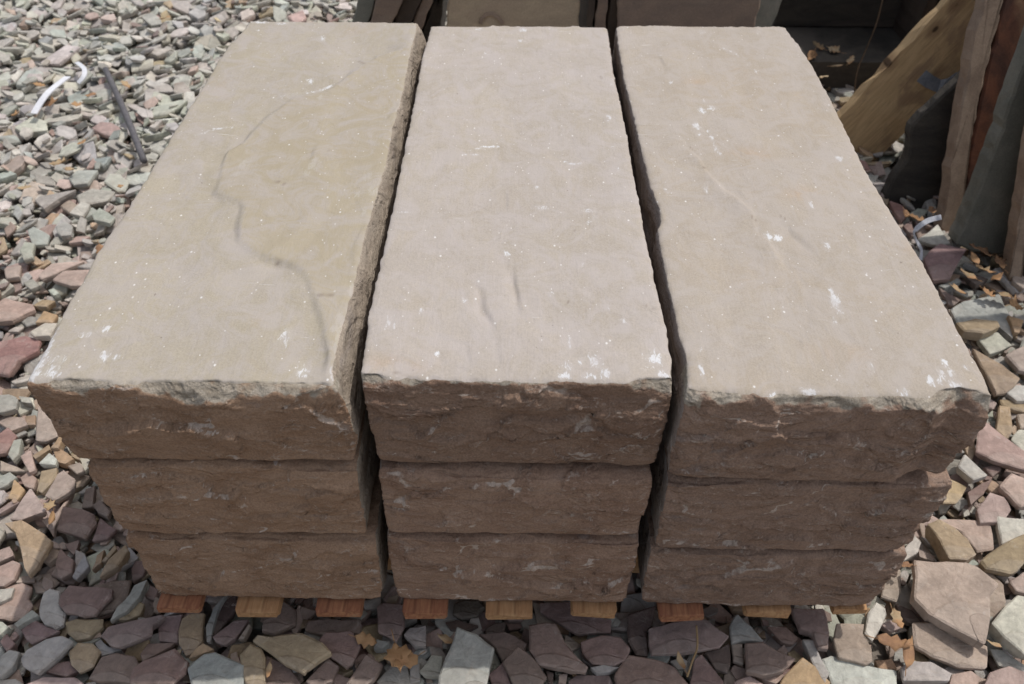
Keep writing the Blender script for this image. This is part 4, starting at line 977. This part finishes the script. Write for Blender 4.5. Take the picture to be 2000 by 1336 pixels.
tw = spline([on_y(1728, -20, 1.80), on_y(1712, 45, 1.78), on_y(1690, 100, 1.76), on_y(1674, 140, 1.74), on_y(1668, 190, 1.72)])
meta(ribbon('twig', tw, .004, .004, MTW, rnd=True), 'thin brown twig hanging in front of the dark slab pile', 'twig')
tw = spline([on_z(1360, 1222, .045), on_z(1362, 1262, .045), on_z(1352, 1292, .04), on_z(1342, 1322, .035)])
meta(ribbon('twig', tw, .003, .003, mat_simple('straw', (.40, .28, .15), (.30, .20, .10), 30), rnd=True), 'thin straw lying across the plum stones in front of the seventh slat', 'twig')

# dry leaves
s_ = NT('dry_leaf'); v = s_.pos()
lc = s_.mix(s_.ramp(s_.noise(v, 30, 5, .6), .35, .65), s_.attr('tint', 'Color'), (.42, .24, .12))
s_.b.inputs['Transmission Weight'].default_value = 0
MLEAF = s_.done(lc, s_.bump(s_.noise(v, 90, 5, .6), .002, 1), .7)
def leaf(x, y, z, size, rot, curl, kind, rs, label, tint):
    if kind == 'maple': prof = [(0, 1), (.17, .66), (.46, .62), (.40, .36), (.74, .26), (.50, .04), (.52, -.22), (.25, -.28), (.05, -.5)]
    elif kind == 'oval': prof = [(0, 1), (.22, .7), (.36, .3), (.38, -.1), (.26, -.45), (.05, -.72)]
    else: prof = [(0, .9), (.3, .62), (.22, .4), (.5, .2), (.34, -.05), (.46, -.3), (.2, -.5), (.04, -.7)]
    k = len(prof)
    V = []; Fc = []
    spine = [(0, 1-1.6*i/(k-1)) for i in range(k)]
    def bend(a, b): 
        return (a, b, curl*(a*a*.9+b*b*.35)+.05*math.sin(7*a+5*b)+rs.uniform(-.03, .03))
    for sgn in (1, -1):
        for a, b in prof: q_ = bend(sgn*a*rs.uniform(.7, 1.15), b*rs.uniform(.9, 1.06)); V.append((q_[0], q_[1], q_[2]+rs.uniform(-.11, .11)))
    for a, b in spine: V.append(bend(a, b*.9))
    for i in range(k-1):
        Fc.append((i, i+1, 2*k+i+1, 2*k+i)); Fc.append((k+i, 2*k+i, 2*k+i+1, k+i+1))
    # stalk
    n0 = len(V); V += [(-.02, -.6, .02), (.02, -.6, .02), (.03, -1.15, .10), (-.01, -1.15, .10)]; Fc.append((n0, n0+1, n0+2, n0+3))
    V = np.array(V)*size*.44; V[:, 2] -= V[:, 2].min()
    tx, ty = rs.uniform(-.35, .35, 2); V[:, 2] += V[:, 0]*tx+V[:, 1]*ty
    V[:, 2] -= V[:, 2].min()
    c, s = math.cos(rot), math.sin(rot); V[:, :2] = V[:, :2]@np.array([[c, s], [-s, c]])
    o = mesh_obj('dry_leaf', V+[x, y, z], Fc, MLEAF, loc=(x, y, z), smooth=True); set_col(o, tint)
    mo = o.modifiers.new('thickness', 'SOLIDIFY'); mo.thickness = .0006
    return meta(o, label, 'dry leaf', 'dry leaves on the stones')
lrs = np.random.RandomState(3)
LT = [(.46, .28, .14), (.42, .24, .12), (.50, .38, .23), (.30, .17, .10)]
LEAVES = [(775, 1275, .075, 'maple', .04, 'pinkish brown maple leaf with its stalk, left of the pale grey stone'), (798, 1292, .06, 'oak', .03, 'ochre crumpled leaf touching the pale grey stone'), (712, 1248, .055, 'oak', .03, 'upright ochre leaf scrap below the gap right of the third slat'), (872, 1248, .04, 'oval', .03, 'small yellowish leaf left of the tip of the pale grey stone'), (525, 1305, .03, 'oval', .03, 'thin ochre leaf sliver below the big layered tan stone'),
 (1332, 1292, .035, 'oval', .03, 'rounded ochre leaf beside the straw near the seventh slat'), (1740, 1255, .07, 'oak', .03, 'big salmon coloured curled leaf right of the ninth slat'), (1772, 1282, .06, 'oval', .03, 'oval orange leaf below the salmon curled leaf'), (1768, 1102, .035, 'oak', .04, 'small orange leaf wedged beside the bottom right block'), (1752, 1205, .045, 'oak', .02, 'olive brown leaf scrap above the salmon curled leaf'),
 (1940, 1255, .03, 'oval', .03, 'small orange leaf under the pale thick stone at right edge'), (98, 988, .045, 'oak', .03, 'bright yellow orange leaf just above the star shaped stone'), (100, 1008, .035, 'oval', .03, 'yellow leaf scrap touching the star shaped stone'), (195, 487, .06, 'oak', .03, 'curled tan leaf at the edge of the left stack, halfway back'), (235, 365, .05, 'oval', .03, 'glossy orange brown leaf in the grey rubble at left'), (45, 365, .05, 'oval', .03, 'rusty brown leaf near the left frame below the rod'),
 (115, 318, .08, 'oak', .03, 'pale orange maple leaf in sun on the left rubble'), (135, 330, .06, 'oak', .03, 'pale orange leaf touching the sunny maple leaf'), (150, 205, .06, 'oak', .03, 'orange leaf right of the long white strip'), (100, 205, .07, 'oak', .03, 'orange tan leaf under the long white strip'), (75, 165, .05, 'oak', .03, 'reddish leaf above the long white strip'), (245, 165, .06, 'oak', .03, 'reddish orange leaf just right of the dark rod top'), (320, 35, .07, 'oak', .03, 'faded orange leaf in the far grey rubble'), (175, 185, .05, 'oval', .03, 'yellow orange leaf left of the dark rod'), (30, 225, .06, 'oak', .03, 'orange leaf at the left frame below the white strips'), (160, 275, .05, 'oval', .03, 'small tan leaf left of the rod bottom')]
SH0 = len(LEAVES)
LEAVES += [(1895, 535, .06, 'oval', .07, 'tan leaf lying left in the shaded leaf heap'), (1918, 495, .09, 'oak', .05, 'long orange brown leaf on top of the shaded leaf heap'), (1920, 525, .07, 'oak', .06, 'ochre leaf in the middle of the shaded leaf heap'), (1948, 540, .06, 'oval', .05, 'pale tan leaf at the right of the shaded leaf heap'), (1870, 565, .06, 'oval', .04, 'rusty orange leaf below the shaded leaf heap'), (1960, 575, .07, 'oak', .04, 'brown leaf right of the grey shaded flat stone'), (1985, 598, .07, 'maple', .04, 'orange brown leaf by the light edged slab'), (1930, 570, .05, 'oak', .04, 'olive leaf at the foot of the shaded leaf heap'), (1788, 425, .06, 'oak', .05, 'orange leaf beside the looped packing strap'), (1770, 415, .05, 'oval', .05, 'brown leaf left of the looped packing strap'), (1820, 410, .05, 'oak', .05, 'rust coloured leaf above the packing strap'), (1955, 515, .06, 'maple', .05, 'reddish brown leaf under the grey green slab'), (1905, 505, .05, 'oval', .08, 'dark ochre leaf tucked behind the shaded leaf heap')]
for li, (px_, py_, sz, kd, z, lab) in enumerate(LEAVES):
    q = on_z(px_, py_, z)
    leaf(q[0], q[1], max(z-.006, ground_h(q[0], q[1])), sz, lrs.uniform(0, 6.28), lrs.uniform(.5, 1.5), kd, lrs, lab, tuple(c*(.6 if li >= SH0 and li % 3 else .9) for c in LT[lrs.randint(4)]))  # leaves among the shaded slabs get darker tints: shade put into their colour
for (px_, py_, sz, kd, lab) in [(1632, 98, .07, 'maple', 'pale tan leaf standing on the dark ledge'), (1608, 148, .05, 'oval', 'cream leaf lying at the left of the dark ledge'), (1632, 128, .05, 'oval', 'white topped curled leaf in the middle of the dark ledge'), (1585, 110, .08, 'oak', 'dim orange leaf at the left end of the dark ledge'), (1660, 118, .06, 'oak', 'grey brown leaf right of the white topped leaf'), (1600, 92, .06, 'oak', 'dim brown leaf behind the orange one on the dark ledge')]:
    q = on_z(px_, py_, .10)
    leaf(q[0], q[1], .094, sz, lrs.uniform(0, 6.28), lrs.uniform(.3, .9), kd, lrs, lab, (.50, .40, .26) if 'cream' in lab or 'pale' in lab or 'white' in lab else tuple(c*.5 for c in LT[lrs.randint(4)]))  # dim ledge leaves: shade of the ledge put into the tint
# shell-shaped flake rim on the wide tan slab
tan_slab = [o for o in sc.objects if o.get('label', '').startswith('wide tan slab')][0]
ribbon('flake_rim', [p+np.array([0, -.002, 0]) for p in fl], .010, .006, MSL['edge'], up=(0, -1, .2), parent=tan_slab)
